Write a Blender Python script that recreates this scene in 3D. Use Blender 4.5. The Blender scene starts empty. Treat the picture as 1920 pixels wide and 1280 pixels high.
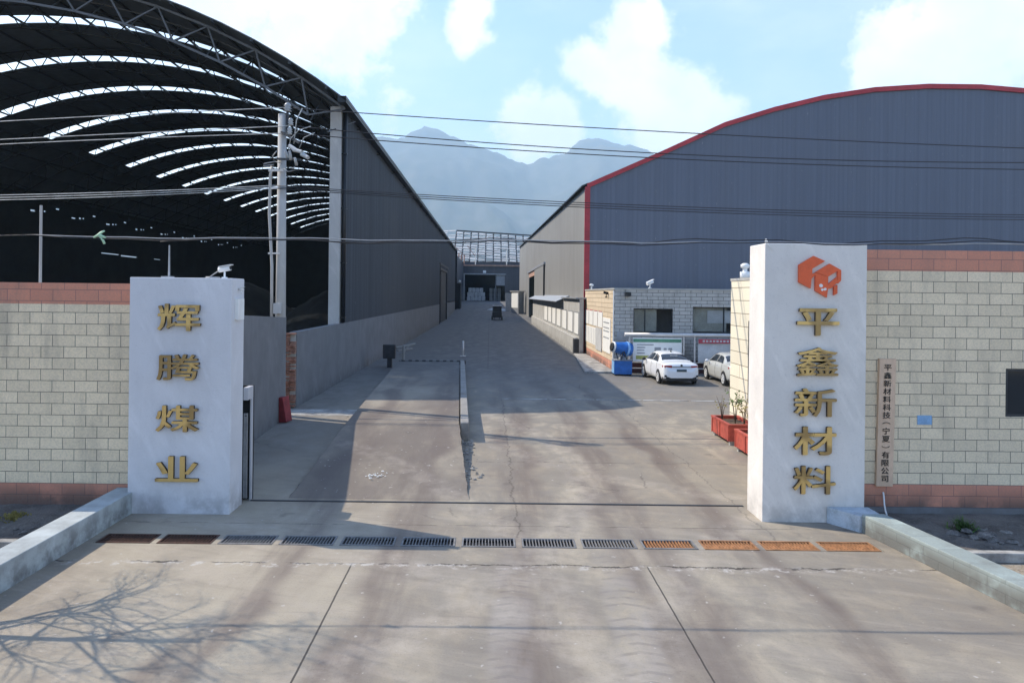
import bpy, bmesh, math, random
from mathutils import Vector, Matrix, noise as mnoise
random.seed(7)
S = bpy.context.scene
COL = S.collection
R = math.radians

# ------------------------------------------------------------------ camera
cam = bpy.data.cameras.new('camera'); camo = bpy.data.objects.new('camera', cam); COL.objects.link(camo)
cam.sensor_width = 36; cam.lens = 36 * 1387 / 1920
cam.shift_x = (960 - 918) / 1920; cam.shift_y = -(640 - 552) / 1920
cam.clip_start = 0.1; cam.clip_end = 40000
camo.location = (0, 0, 4.2)
ROLL = 0.0115
camo.rotation_mode = 'QUATERNION'
camo.rotation_quaternion = (Matrix.Rotation(R(90), 3, 'X') @ Matrix.Rotation(ROLL, 3, 'Z')).to_quaternion()
S.camera = camo

# ------------------------------------------------------------------ light
SUN = Vector((-1, .43, 1.047)).normalized()
ELEV = math.asin(SUN.z); AZ = math.atan2(SUN.x, SUN.y)
sl = bpy.data.lights.new('sun', 'SUN'); slo = bpy.data.objects.new('sun', sl); COL.objects.link(slo)
sl.energy = 4.2; sl.angle = R(.5); sl.color = (1, .90, .755)
slo.rotation_mode = 'QUATERNION'; slo.rotation_quaternion = (-SUN).to_track_quat('-Z', 'Y')
slo.location = (-40, 20, 60)
S.view_settings.view_transform = 'Standard'; S.view_settings.look = 'None'
S.view_settings.exposure = 0.78; S.view_settings.gamma = 1
S.cycles.max_bounces = 6; S.cycles.volume_bounces = 1; S.cycles.transparent_max_bounces = 12
S.cycles.use_denoising = True

# ------------------------------------------------------------------ node helpers
class NT:
    def __init__(s, tree): s.t = tree; s.n = tree.nodes; s.l = tree.links
    def node(s, kind, **kw):
        n = s.n.new(kind)
        for k, v in kw.items(): setattr(n, k, v)
        return n
    def put(s, sock, v):
        if hasattr(v, 'links') or isinstance(v, bpy.types.NodeSocket): s.l.new(v, sock)
        else:
            if isinstance(v, (tuple, list)) and len(v) == 3 and sock.type == 'RGBA': v = (*v, 1)
            sock.default_value = v
    def m(s, op, a, b=0.0, c=None, clamp=False):
        n = s.node('ShaderNodeMath', operation=op, use_clamp=clamp)
        s.put(n.inputs[0], a); s.put(n.inputs[1], b)
        if c is not None: s.put(n.inputs[2], c)
        return n.outputs[0]
    def mix(s, f, a, b, mode='MIX'):
        n = s.node('ShaderNodeMix', data_type='RGBA', blend_type=mode, clamp_factor=True)
        s.put(n.inputs[0], f); s.put(n.inputs[6], a); s.put(n.inputs[7], b)
        return n.outputs[2]
    def pos(s): return s.node('ShaderNodeNewGeometry').outputs['Position']
    def xyz(s, v):
        n = s.node('ShaderNodeSeparateXYZ'); s.put(n.inputs[0], v); return n.outputs
    def vec(s, x, y, z):
        n = s.node('ShaderNodeCombineXYZ'); s.put(n.inputs[0], x); s.put(n.inputs[1], y); s.put(n.inputs[2], z); return n.outputs[0]
    def noise(s, v, scale, detail=4, rough=.55, dist=0):
        n = s.node('ShaderNodeTexNoise'); s.put(n.inputs['Vector'], v)
        n.inputs['Scale'].default_value = scale; n.inputs['Detail'].default_value = detail
        n.inputs['Roughness'].default_value = rough; n.inputs['Distortion'].default_value = dist
        return n.outputs['Fac']
    def ramp(s, f, a, b):            # smooth 0..1 between a and b
        n = s.node('ShaderNodeMapRange', interpolation_type='SMOOTHSTEP'); s.put(n.inputs['Value'], f)
        s.put(n.inputs['From Min'], a); s.put(n.inputs['From Max'], b); return n.outputs[0]
    def scale(s, v, k):
        n = s.node('ShaderNodeVectorMath', operation='MULTIPLY'); s.put(n.inputs[0], v); n.inputs[1].default_value = k; return n.outputs[0]
    def bump(s, h, strength=.3, dist=.02):
        n = s.node('ShaderNodeBump'); s.put(n.inputs['Height'], h); n.inputs['Strength'].default_value = strength
        n.inputs['Distance'].default_value = dist; return n.outputs[0]

MATS = {}
def base_mat(name):
    m = bpy.data.materials.new(name); m.use_nodes = True
    t = NT(m.node_tree); p = t.n['Principled BSDF']; MATS[name] = m
    return m, t, p
def simple(name, col, rough=.7, metal=0, var=.15, scale=3.0, bump=.0, spec=.4, stretch=(1, 1, 1)):
    m, t, p = base_mat(name)
    P = t.scale(t.pos(), stretch)
    n1 = t.noise(P, scale, 5, .6); n2 = t.noise(P, scale * 9, 3, .6)
    f = t.ramp(t.m('ADD', t.m('MULTIPLY', n1, .65), t.m('MULTIPLY', n2, .35)), .34, .66)
    c = t.mix(f, tuple(x * (1 - var) for x in col), tuple(min(1, x * (1 + var)) for x in col))
    t.put(p.inputs['Base Color'], c)
    p.inputs['Roughness'].default_value = rough; p.inputs['Metallic'].default_value = metal
    p.inputs['Specular IOR Level'].default_value = spec
    if bump: t.put(p.inputs['Normal'], t.bump(n2, bump, .01))
    return m

# ------------------------------------------------------------------ world: sky with drifting cumulus
w = bpy.data.worlds.new('World'); S.world = w; w.use_nodes = True
t = NT(w.node_tree); bg = t.n['Background']
sky = t.node('ShaderNodeTexSky', sky_type='NISHITA', sun_disc=False)
sky.sun_elevation = ELEV; sky.sun_rotation = AZ % (2 * math.pi); sky.air_density = 1.3; sky.dust_density = .4; sky.ozone_density = 2.0
SKY_STRENGTH = .15
bg.inputs['Strength'].default_value = SKY_STRENGTH
D = t.node('ShaderNodeTexCoord').outputs['Generated']
def ray(u, v):
    du, dv = u - 918, v - 552
    return Vector((du + dv * ROLL, 1387, -(dv - du * ROLL))).normalized()
# cumulus banks: direction, angular radius
CL = [((610, 10), .150), ((700, 60), .07), ((560, 80), .07), ((888, 15), .042), ((880, 45), .038), ((866, 78), .034), ((1195, 70), .065), ((1185, 150), .072), ((1110, 130), .042), ((1235, 215), .075),
      ((985, 228), .055), ((1045, 222), .045), ((1270, 250), .08), ((1760, 110), .13), ((1880, 60), .15), ((1650, 160), .05),
      ((420, -40), .13), ((1950, -60), .16)]
warp = t.node('ShaderNodeTexNoise'); t.put(warp.inputs['Vector'], D); warp.inputs['Scale'].default_value = 9; warp.inputs['Detail'].default_value = 9; warp.inputs['Roughness'].default_value = .62
tot = None
for (uv, r) in CL:
    c = ray(*uv)
    dp = t.node('ShaderNodeVectorMath', operation='DISTANCE'); t.put(dp.inputs[0], D); dp.inputs[1].default_value = c
    v = t.m('SUBTRACT', 1.0, t.m('DIVIDE', dp.outputs['Value'], r * .92))
    tot = v if tot is None else t.m('SMOOTH_MAX', tot, v, .25)
fluff = t.m('ADD', t.m('SUBTRACT', warp.outputs['Fac'], .5), t.m('MULTIPLY', t.m('SUBTRACT', t.noise(D, 34, 6, .6), .5), .30))
dens = t.m('ADD', t.m('MAXIMUM', tot, -1.0), t.m('MULTIPLY', fluff, 2.7))
wide = t.ramp(t.noise(t.scale(D, (1, 1, 2.2)), 2.6, 8, .6), .52, .72)     # cloud fields elsewhere
behind = t.ramp(t.xyz(D)[1], .55, .2)
f1 = t.m('MAXIMUM', t.ramp(dens, -.06, .48), t.m('MULTIPLY', wide, t.m('MULTIPLY', behind, .08)))
veil = t.m('MULTIPLY', t.ramp(t.noise(t.scale(D, (1, 1, 3)), 3.1, 6, .6), .38, .8), .35)
f1 = t.m('MAXIMUM', f1, t.m('MULTIPLY', veil, t.ramp(t.xyz(D)[1], .1, .6)))
shade = t.ramp(t.noise(D, 11, 5, .55), .3, .75)
cc = t.mix(shade, (5.4, 5.5, 5.6), (7.2, 6.9, 6.6))
t.put(bg.inputs['Color'], t.mix(t.m('MULTIPLY', f1, .94), t.mix(1.0, sky.outputs[0], (.92, .95, 1.12), 'MULTIPLY'), cc))

# ------------------------------------------------------------------ mesh builder
class MB:
    def __init__(s): s.v = []; s.f = []; s.sm = []
    def add(s, vs, fs, smooth=False):
        o = len(s.v); s.v += [tuple(p) for p in vs]
        for f in fs: s.f.append([o + i for i in f]); s.sm.append(smooth)
        return s
    def box(s, x0, x1, y0, y1, z0, z1):
        return s.add([(x0, y0, z0), (x1, y0, z0), (x1, y1, z0), (x0, y1, z0), (x0, y0, z1), (x1, y0, z1), (x1, y1, z1), (x0, y1, z1)],
                     [(0, 3, 2, 1), (4, 5, 6, 7), (0, 1, 5, 4), (1, 2, 6, 5), (2, 3, 7, 6), (3, 0, 4, 7)])
    def xbox(s, mat, sx, sy, sz):     # box of size centred, transformed
        m = MB().box(-sx / 2, sx / 2, -sy / 2, sy / 2, -sz / 2, sz / 2)
        return s.add([mat @ Vector(p) for p in m.v], m.f)
    def prism(s, pts, z0, z1):        # plan polygon (ccw) with per-point or common heights
        n = len(pts); zz0 = z0 if isinstance(z0, (list, tuple)) else [z0] * n; zz1 = z1 if isinstance(z1, (list, tuple)) else [z1] * n
        vs = [(p[0], p[1], z) for p, z in zip(pts, zz0)] + [(p[0], p[1], z) for p, z in zip(pts, zz1)]
        fs = [tuple(reversed(range(n))), tuple(range(n, 2 * n))] + [(i, (i + 1) % n, n + (i + 1) % n, n + i) for i in range(n)]
        return s.add(vs, fs)
    def sprism(s, pts, y0, y1):       # (x,z) outline extruded along y
        n = len(pts)
        vs = [(p[0], y0, p[1]) for p in pts] + [(p[0], y1, p[1]) for p in pts]
        fs = [tuple(range(n)), tuple(reversed(range(n, 2 * n)))] + [((i + 1) % n, i, n + i, n + (i + 1) % n) for i in range(n)]
        return s.add(vs, fs)
    def bar(s, p, q, r0, r1=None, n=4, smooth=False, cap=True):
        p = Vector(p); q = Vector(q); r1 = r0 if r1 is None else r1
        d = (q - p).normalized(); a = d.orthogonal().normalized()
        if abs(d.z) < .99: a = d.cross(Vector((0, 0, 1))).normalized()
        b = d.cross(a)
        vs = []
        for c, r in ((p, r0), (q, r1)):
            for i in range(n):
                an = 2 * math.pi * (i + .5) / n; vs.append(c + (a * math.cos(an) + b * math.sin(an)) * r)
        fs = [(i, n + i, n + (i + 1) % n, (i + 1) % n) for i in range(n)]
        s.add(vs, fs, smooth)
        if cap: o = len(s.v) - 2 * n; s.f += [[o + i for i in range(n)], [o + n + i for i in reversed(range(n))]]; s.sm += [False, False]
        return s
    def tube(s, pts, r, n=5, smooth=True):
        pts = [Vector(p) for p in pts]; rr = r if isinstance(r, (list, tuple)) else [r] * len(pts); vs = []
        for i, p in enumerate(pts):
            d = (pts[min(i + 1, len(pts) - 1)] - pts[max(i - 1, 0)]).normalized()
            a = d.cross(Vector((0, 0, 1)))
            a = a.normalized() if a.length > .05 else d.cross(Vector((0, 1, 0))).normalized()
            b = d.cross(a)
            for k in range(n): an = 2 * math.pi * k / n; vs.append(p + (a * math.cos(an) + b * math.sin(an)) * rr[i])
        fs = [(i * n + k, (i + 1) * n + k, (i + 1) * n + (k + 1) % n, i * n + (k + 1) % n) for i in range(len(pts) - 1) for k in range(n)]
        s.add(vs, fs, smooth); o = len(s.v) - len(vs); e = len(vs)
        s.f += [[o + k for k in range(n)], [o + e - n + k for k in reversed(range(n))]]; s.sm += [False, False]
        return s
    def lathe(s, c, prof, n=20, axis='z', smooth=True):   # prof: (radius, height)
        c = Vector(c); vs = []
        for r, h in prof:
            for k in range(n):
                an = 2 * math.pi * k / n; x, y = r * math.cos(an), r * math.sin(an)
                vs.append(c + (Vector((x, y, h)) if axis == 'z' else Vector((h, x, y)) if axis == 'x' else Vector((y, h, x))))
        fs = [(i * n + k, i * n + (k + 1) % n, (i + 1) * n + (k + 1) % n, (i + 1) * n + k) for i in range(len(prof) - 1) for k in range(n)]
        s.add(vs, fs, smooth); o = len(s.v) - len(vs); e = len(vs)
        s.f += [[o + k for k in reversed(range(n))], [o + e - n + k for k in range(n)]]; s.sm += [False, False]
        return s
    def grid(s, fn, us, vs_, smooth=True, flip=False):
        nu, nv = len(us), len(vs_)
        vv = [fn(a, b) for a in us for b in vs_]
        fs = [(i * nv + j, (i + 1) * nv + j, (i + 1) * nv + j + 1, i * nv + j + 1) for i in range(nu - 1) for j in range(nv - 1)]
        if flip: fs = [tuple(reversed(f)) for f in fs]
        return s.add(vv, fs, smooth)
    def sphere(s, c, r, nu=12, nv=8, sq=(1, 1, 1)):
        c = Vector(c); prof = []
        vs = [c + Vector((r * sq[0] * math.sin(math.pi * j / nv) * math.cos(2 * math.pi * i / nu), r * sq[1] * math.sin(math.pi * j / nv) * math.sin(2 * math.pi * i / nu), r * sq[2] * math.cos(math.pi * j / nv))) for j in range(nv + 1) for i in range(nu)]
        fs = [(j * nu + i, (j + 1) * nu + i, (j + 1) * nu + (i + 1) % nu, j * nu + (i + 1) % nu) for j in range(nv) for i in range(nu)]
        return s.add(vs, fs, True)
    def build(s, name, mat, parent=None, label=None, cat=None, group=None, kind=None, bevel=0, local=False, edge=None):
        me = bpy.data.meshes.new(name); off = Vector((0, 0, 0))
        if parent is not None and not local:
            pr = parent
            while pr is not None: off += Vector(pr.location); pr = pr.parent
        me.from_pydata([tuple(Vector(p) - off) for p in s.v], [], s.f); me.validate(); 
        for i, p in enumerate(me.polygons): p.use_smooth = s.sm[i] if i < len(s.sm) else False
        b = bmesh.new(); b.from_mesh(me); bmesh.ops.remove_doubles(b, verts=b.verts, dist=1e-5) if False else None
        if bevel:
            es = [e for e in b.edges if len(e.link_faces) == 2 and e.calc_face_angle(0) > .6]
            if es: bmesh.ops.bevel(b, geom=es, offset=bevel, segments=2, affect='EDGES', profile=.5)
        b.to_mesh(me); b.free()
        me.materials.append(mat if not isinstance(mat, str) else MATS[mat]); o = bpy.data.objects.new(name, me); COL.objects.link(o)
        if edge:
            me.materials.append(MATS[edge])
            for p in me.polygons: p.material_index = 1 if abs(p.normal.y) < .6 else 0
        o.parent = parent
        tag(o, label, cat, group, kind); return o
def tag(o, label=None, cat=None, group=None, kind=None):
    for k, v in (('label', label), ('category', cat), ('group', group), ('kind', kind)):
        if v: o[k] = v
    return o
def thing(name, loc, label, cat, group=None, rz=0):
    o = bpy.data.objects.new(name, None); o.empty_display_size = .3; COL.objects.link(o)
    o.location = loc; o.rotation_euler = (0, 0, rz); return tag(o, label, cat, group)
def dup(root, loc, rz=0, label=None):
    r = root.copy(); COL.objects.link(r); r.location = loc; r.rotation_euler = (0, 0, rz)
    if label: r['label'] = label
    for ch in list(root.children):
        c = ch.copy(); COL.objects.link(c); c.parent = r
        for g in ch.children:
            d = g.copy(); COL.objects.link(d); d.parent = c
    return r
def text_mesh(body, size, depth, bold, sx=1.0):
    """vertices (x, z) centred lettering standing in the xz plane, front towards -y"""
    cu = bpy.data.curves.new('lettering', 'FONT'); cu.body = body; cu.size = size; cu.extrude = depth / 2; cu.offset = bold
    cu.resolution_u = 3
    to = bpy.data.objects.new('lettering', cu); COL.objects.link(to)
    dg = bpy.context.evaluated_depsgraph_get(); me = bpy.data.meshes.new_from_object(to.evaluated_get(dg))
    vs = [v.co.copy() for v in me.vertices]; fs = [tuple(p.vertices) for p in me.polygons]
    bpy.data.objects.remove(to); bpy.data.curves.remove(cu); bpy.data.meshes.remove(me)
    xs = [v.x for v in vs]; ys = [v.y for v in vs]; cx, cy = (min(xs) + max(xs)) / 2, (min(ys) + max(ys)) / 2
    return [((v.x - cx) * sx, -v.z, v.y - cy) for v in vs], fs

# ground level: flat yard, rising beyond 115 m
def gz(y):
    if y < 112: return 0.0
    k = min(1, (y - 112) / 85); return 2.5 * k * k * (3 - 2 * k) if k < 1 else 2.5

# ------------------------------------------------------------------ materials
def blocks(name, axis, col, bw=.44, bh=.22, pink=(), z_off=0.0, x_off=0.0, mort=(.10, .095, .085), ms=.0055, stain=.5):
    m, t, p = base_mat(name); P = t.pos(); x, y, z = t.xyz(P)
    b = t.node('ShaderNodeTexBrick'); b.offset = .5
    t.put(b.inputs['Vector'], t.vec(t.m('ADD', x if axis == 'x' else y, x_off), t.m('ADD', z, -z_off), 0))
    b.inputs['Scale'].default_value = 1; b.inputs['Brick Width'].default_value = bw; b.inputs['Row Height'].default_value = bh
    b.inputs['Mortar Size'].default_value = ms; b.inputs['Mortar Smooth'].default_value = .2; b.inputs['Bias'].default_value = 0
    nz = t.noise(P, 1.1, 5, .6); fine = t.noise(P, 35, 3, .6)
    zz = z
    bc = col; bc2 = tuple(c * .86 for c in col)
    pk = None
    for (a, bb) in pink:
        k = t.m('MULTIPLY', t.m('GREATER_THAN', zz, a), t.m('LESS_THAN', zz, bb)); pk = k if pk is None else t.m('MAXIMUM', pk, k)
    if pk is not None:
        c1 = t.mix(pk, bc, (.66, .29, .19)); c2 = t.mix(pk, bc2, (.60, .26, .175)); mo = t.mix(pk, mort, (.30, .16, .14))
    else: c1, c2, mo = t.mix(0.0, bc, bc), t.mix(0.0, bc2, bc2), t.mix(0.0, mort, mort)
    t.put(b.inputs['Color1'], c1); t.put(b.inputs['Color2'], c2); t.put(b.inputs['Mortar'], mo)
    dirt = t.ramp(t.noise(t.scale(P, (1.6, 1.6, .35)), 1.3, 6, .65), .46, .74)
    low = t.ramp(z, .62, .08)
    c = t.mix(t.m('MULTIPLY', dirt, stain), b.outputs['Color'], (.16, .15, .135))
    c = t.mix(t.m('MULTIPLY', t.m('MULTIPLY', low, t.ramp(nz, .28, .55)), .85), c, (.085, .07, .06))
    c = t.mix(t.m('MULTIPLY', t.ramp(fine, .35, .7), .22), c, (.2, .19, .17))
    t.put(p.inputs['Base Color'], c); p.inputs['Roughness'].default_value = .85; p.inputs['Specular IOR Level'].default_value = .25
    t.put(p.inputs['Normal'], t.bump(t.m('SUBTRACT', t.m('MULTIPLY', fine, .25), b.outputs['Fac']), .6, .012))
    return m
def cladding(name, col, axis, rough=.45, period=.32, streak=.25, dust=.3, ribs=.10, spec=.3):
    m, t, p = base_mat(name); P = t.pos(); x, y, z = t.xyz(P); a = x if axis == 'x' else y
    wv = t.m('POWER', t.m('ABSOLUTE', t.m('SINE', t.m('MULTIPLY', a, math.pi / period))), 6)
    st = (6, 6, .12)
    s1 = t.ramp(t.noise(t.scale(P, st), .5, 4, .6), .38, .68)
    sheet = t.noise(t.vec(t.m('FLOOR', t.m('DIVIDE', a, .95)), 0, 0), 3.7, 0, .5)
    c = t.mix(t.m('MULTIPLY', s1, streak), col, tuple(min(1, k * 1.7 + .01) for k in col))
    c = t.mix(t.m('MULTIPLY', t.ramp(sheet, .3, .7), .13), c, tuple(k * .72 for k in col))
    d = t.ramp(t.noise(P, .12, 5, .6), .4, .7)
    c = t.mix(t.m('MULTIPLY', d, dust), c, (.15, .14, .13))
    c = t.mix(t.m('MULTIPLY', wv, ribs), c, tuple(k * .55 for k in col))
    spk = t.ramp(t.noise(t.scale(P, (1, 1, .35)), 9, 2, .5), .69, .74)
    c = t.mix(t.m('MULTIPLY', spk, .35), c, (.35, .36, .38))
    t.put(p.inputs['Base Color'], c); p.inputs['Roughness'].default_value = rough; p.inputs['Specular IOR Level'].default_value = spec
    t.put(p.inputs['Normal'], t.bump(wv, .25, .03)); return m
def plaster(name, col, dirt=.4, streak=.3, base_dirt=.6, rough=.85):
    m, t, p = base_mat(name); P = t.pos(); x, y, z = t.xyz(P)
    n = t.noise(P, .9, 6, .6); f = t.noise(P, 22, 4, .6); sk = t.ramp(t.noise(t.scale(P, (3, 3, .5)), 1.2, 5, .6, .6), .5, .75)
    diag = t.ramp(t.noise(t.scale(t.vec(t.m('ADD', x, t.m('MULTIPLY', z, .5)), y, t.m('SUBTRACT', z, x)), (2.5, 2, .5)), 1.1, 5, .6, .8), .48, .78)
    c = t.mix(t.m('MULTIPLY', t.ramp(n, .35, .68), dirt), col, tuple(k * .70 for k in col))
    c = t.mix(t.m('MULTIPLY', diag, streak), c, tuple(min(1, k * 1.35) for k in col))
    c = t.mix(t.m('MULTIPLY', sk, streak * .6), c, tuple(k * .75 for k in col))
    lo = t.m('MULTIPLY', t.ramp(z, .7, 0), t.ramp(t.noise(P, 2.4, 5, .65), .35, .65))
    c = t.mix(t.m('MULTIPLY', lo, base_dirt), c, (.12, .11, .10))
    c = t.mix(t.m('MULTIPLY', t.ramp(f, .55, .75), .15), c, (.2, .2, .2))
    t.put(p.inputs['Base Color'], c); p.inputs['Roughness'].default_value = rough; p.inputs['Specular IOR Level'].default_value = .25
    t.put(p.inputs['Normal'], t.bump(t.m('ADD', f, n), .35, .015)); return m

blocks('block_wall_right', 'x', (.86, .715, .505), pink=((-1, .59), (4.75, 9)), z_off=.15, x_off=.13, stain=.28)
blocks('block_wall_left', 'x', (.90, .745, .52), pink=((-1, .46), (3.92, 9)), z_off=.02, x_off=.3, stain=.38)
blocks('block_guard_front', 'x', (.55, .52, .47), bw=.6, bh=.2, mort=(.09, .088, .085), ms=.012, stain=.55)
blocks('block_guard_side', 'y', (.74, .60, .42), bw=2.4, bh=.27, pink=((-1, .55),), mort=(.22, .15, .09), ms=.014, stain=.15)
blocks('block_gatehouse_side', 'y', (.86, .78, .60), bw=2.0, bh=.40, z_off=.1, mort=(.32, .27, .19), ms=.014, stain=.08)
blocks('parapet_tiles', 'y', (.50, .60, .57), bw=.62, bh=.14, mort=(.33, .41, .40), ms=.006, stain=.35)
plaster('pillar_right_plaster', (.72, .68, .63), .32, .40, .35)
plaster('pillar_left_plaster', (.64, .64, .66), .3, .3, .45)
plaster('grey_render', (.20, .20, .205), .5, .35, .6)
plaster('low_wall_render', (.44, .43, .40), .55, .25, .75)
plaster('parapet_render', (.46, .50, .50), .5, .3, .8)
plaster('portal_plaster', (.46, .46, .48), .3, .2, .5)
plaster('kerb_dirty', (.30, .285, .26), .6, .3, .9)
plaster('pole_concrete', (.44, .43, .41), .3, .5, .1)
cladding('shed_wall_cladding', (.052, .058, .068), 'y', streak=.45, dust=.12, rough=.75, spec=.12)
cladding('hall_front_cladding', (.112, .130, .170), 'x', streak=.17, dust=.12)
cladding('hall_side_cladding', (.24, .235, .22), 'y', streak=.18, dust=.3, rough=.6)
cladding('far_cladding', (.06, .065, .08), 'x')
simple('shed_roof', (.095, .108, .115), .7, 0, .25, .3)
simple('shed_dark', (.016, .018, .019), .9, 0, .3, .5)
simple('coal', (.012, .012, .013), .9, 0, .4, 2, .5)
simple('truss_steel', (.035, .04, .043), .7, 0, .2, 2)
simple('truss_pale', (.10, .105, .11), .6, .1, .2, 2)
simple('truss_silhouette', (.014, .016, .017), .8, 0, .2, 2)  # inner trusses: same steel, backlit silhouette put into the colour
simple('fire_red', (.26, .035, .04), .6, 0, .25, 4)
simple('red_trim', (.40, .035, .045), .5, 0, .2, 1)
simple('black_pipe', (.01, .011, .014), .4)
simple('brick_raw', (.30, .15, .105), .9, 0, .45, 7, .8)
simple('white_paint', (.78, .78, .76), .5, 0, .06, 4)
simple('white_paper', (.80, .79, .74), .6, 0, .05, 3)
simple('grey_paper', (.50, .50, .49), .6, 0, .12, 2)
simple('grey_metal', (.33, .34, .35), .5, .4, .2, 3)
simple('dark_metal', (.035, .037, .042), .55, .2, .3, 4)
simple('red_paint', (.52, .06, .045), .55, 0, .25, 5)
simple('planter_red', (.40, .075, .05), .6, 0, .25, 6)
simple('blue_paint', (.02, .13, .42), .45, 0, .2, 4)
simple('pale_blue_paint', (.22, .42, .68), .5, 0, .2, 4)
simple('rust', (.30, .145, .065), .85, 0, .4, 9, .5)
simple('old_rust', (.075, .036, .024), .85, 0, .4, 9, .5)
simple('grate_steel', (.17, .165, .16), .7, 0, .3, 9)
simple('cable_grey', (.30, .31, .32), .6)
simple('cable_black', (.02, .02, .023), .6)
simple('cable_sunlit', (.40, .41, .40), .6, 0, .35, 2)  # wires before the dark shed: sunlit brightness put into the colour
simple('porcelain', (.40, .41, .41), .35)
simple('rubber', (.012, .012, .013), .8)
simple('soil', (.09, .06, .04), .95, 0, .4, 12, .6)
simple('leaf_green', (.08, .15, .03), .7, 0, .5, 14)
simple('dry_leaf', (.24, .20, .06), .8, 0, .5, 14)
simple('twig', (.13, .09, .06), .9, 0, .3, 6)
simple('bark', (.11, .09, .075), .95, 0, .35, 6, .7)
simple('plastic_shred', (.42, .62, .42), .5)
simple('poster_green', (.10, .26, .16), .5)
simple('poster_olive', (.36, .36, .10), .6)
simple('poster_red', (.42, .06, .08), .5)
simple('ink', (.02, .02, .02), .6)
simple('ink_grey', (.28, .29, .30), .7)
simple('maroon', (.07, .022, .022), .8)
simple('rubble', (.17, .155, .14), .95, 0, .5, 5, .6)
simple('emblem_orange', (.72, .115, .035), .45, 0, .1, 3)
simple('plaque_steel', (.66, .47, .33), .5, 0, .12, 3, stretch=(1, 1, .3))
simple('blue_plate', (.22, .38, .58), .5, 0, .2, 5)
simple('bulk_bag', (.55, .55, .54), .8, 0, .2, 1.5)
simple('galvanised', (.62, .59, .55), .45, .2, .12, 1)
simple('rust_column', (.42, .25, .18), .8, 0, .3, 1)
simple('light_bank', (.36, .40, .42), .9, 0, .3, 1.5, .5)
m, t, p = base_mat('gold')
P = t.pos(); n = t.noise(P, 5, 3, .5); n2 = t.noise(P, 2.2, 2, .5)
t.put(p.inputs['Base Color'], t.mix(t.ramp(n2, .42, .58), (.34, .235, .105), (.66, .46, .18)))
p.inputs['Metallic'].default_value = .75; p.inputs['Roughness'].default_value = .42; t.put(p.inputs['Normal'], t.bump(n, .12, .04))
simple('gold_edge', (.075, .05, .03), .6, .2)
m, t, p = base_mat('glass_dark')
p.inputs['Base Color'].default_value = (.02, .024, .028, 1); p.inputs['Roughness'].default_value = .06; p.inputs['Specular IOR Level'].default_value = .6
m, t, p = base_mat('window_glass')
p.inputs['Base Color'].default_value = (.95, .97, .97, 1); p.inputs['Roughness'].default_value = .02; p.inputs['Transmission Weight'].default_value = 1; p.inputs['IOR'].default_value = 1.1
m, t, p = base_mat('skylight_sheet')
tr = t.node('ShaderNodeBsdfTranslucent'); tr.inputs[0].default_value = (.86, .93, .95, 1)
tp = t.node('ShaderNodeBsdfTransparent'); tp.inputs[0].default_value = (.92, .96, .97, 1)
mx = t.node('ShaderNodeMixShader'); mx.inputs[0].default_value = .45
t.l.new(tr.outputs[0], mx.inputs[1]); t.l.new(tp.outputs[0], mx.inputs[2]); t.l.new(mx.outputs[0], t.n['Material Output'].inputs[0])
def paint(name, col):
    m, t, p = base_mat(name); p.inputs['Base Color'].default_value = (*col, 1); p.inputs['Roughness'].default_value = .28
    p.inputs['Coat Weight'].default_value = .6; p.inputs['Coat Roughness'].default_value = .05
paint('car_white', (.82, .82, .80)); paint('car_silver', (.50, .50, .46))
paint('tail_red', (.30, .015, .015)); paint('alloy', (.62, .62, .60)); paint('plate_blue', (.02, .06, .08))
m, t, p = base_mat('hazard_stripes'); x, y, z = t.xyz(t.pos())
k = t.m('GREATER_THAN', t.m('FRACT', t.m('MULTIPLY', t.m('ADD', x, t.m('MULTIPLY', z, .5)), 2.6)), .5)
t.put(p.inputs['Base Color'], t.mix(k, (.02, .02, .021), (.15, .15, .15))); p.inputs['Roughness'].default_value = .7

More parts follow.
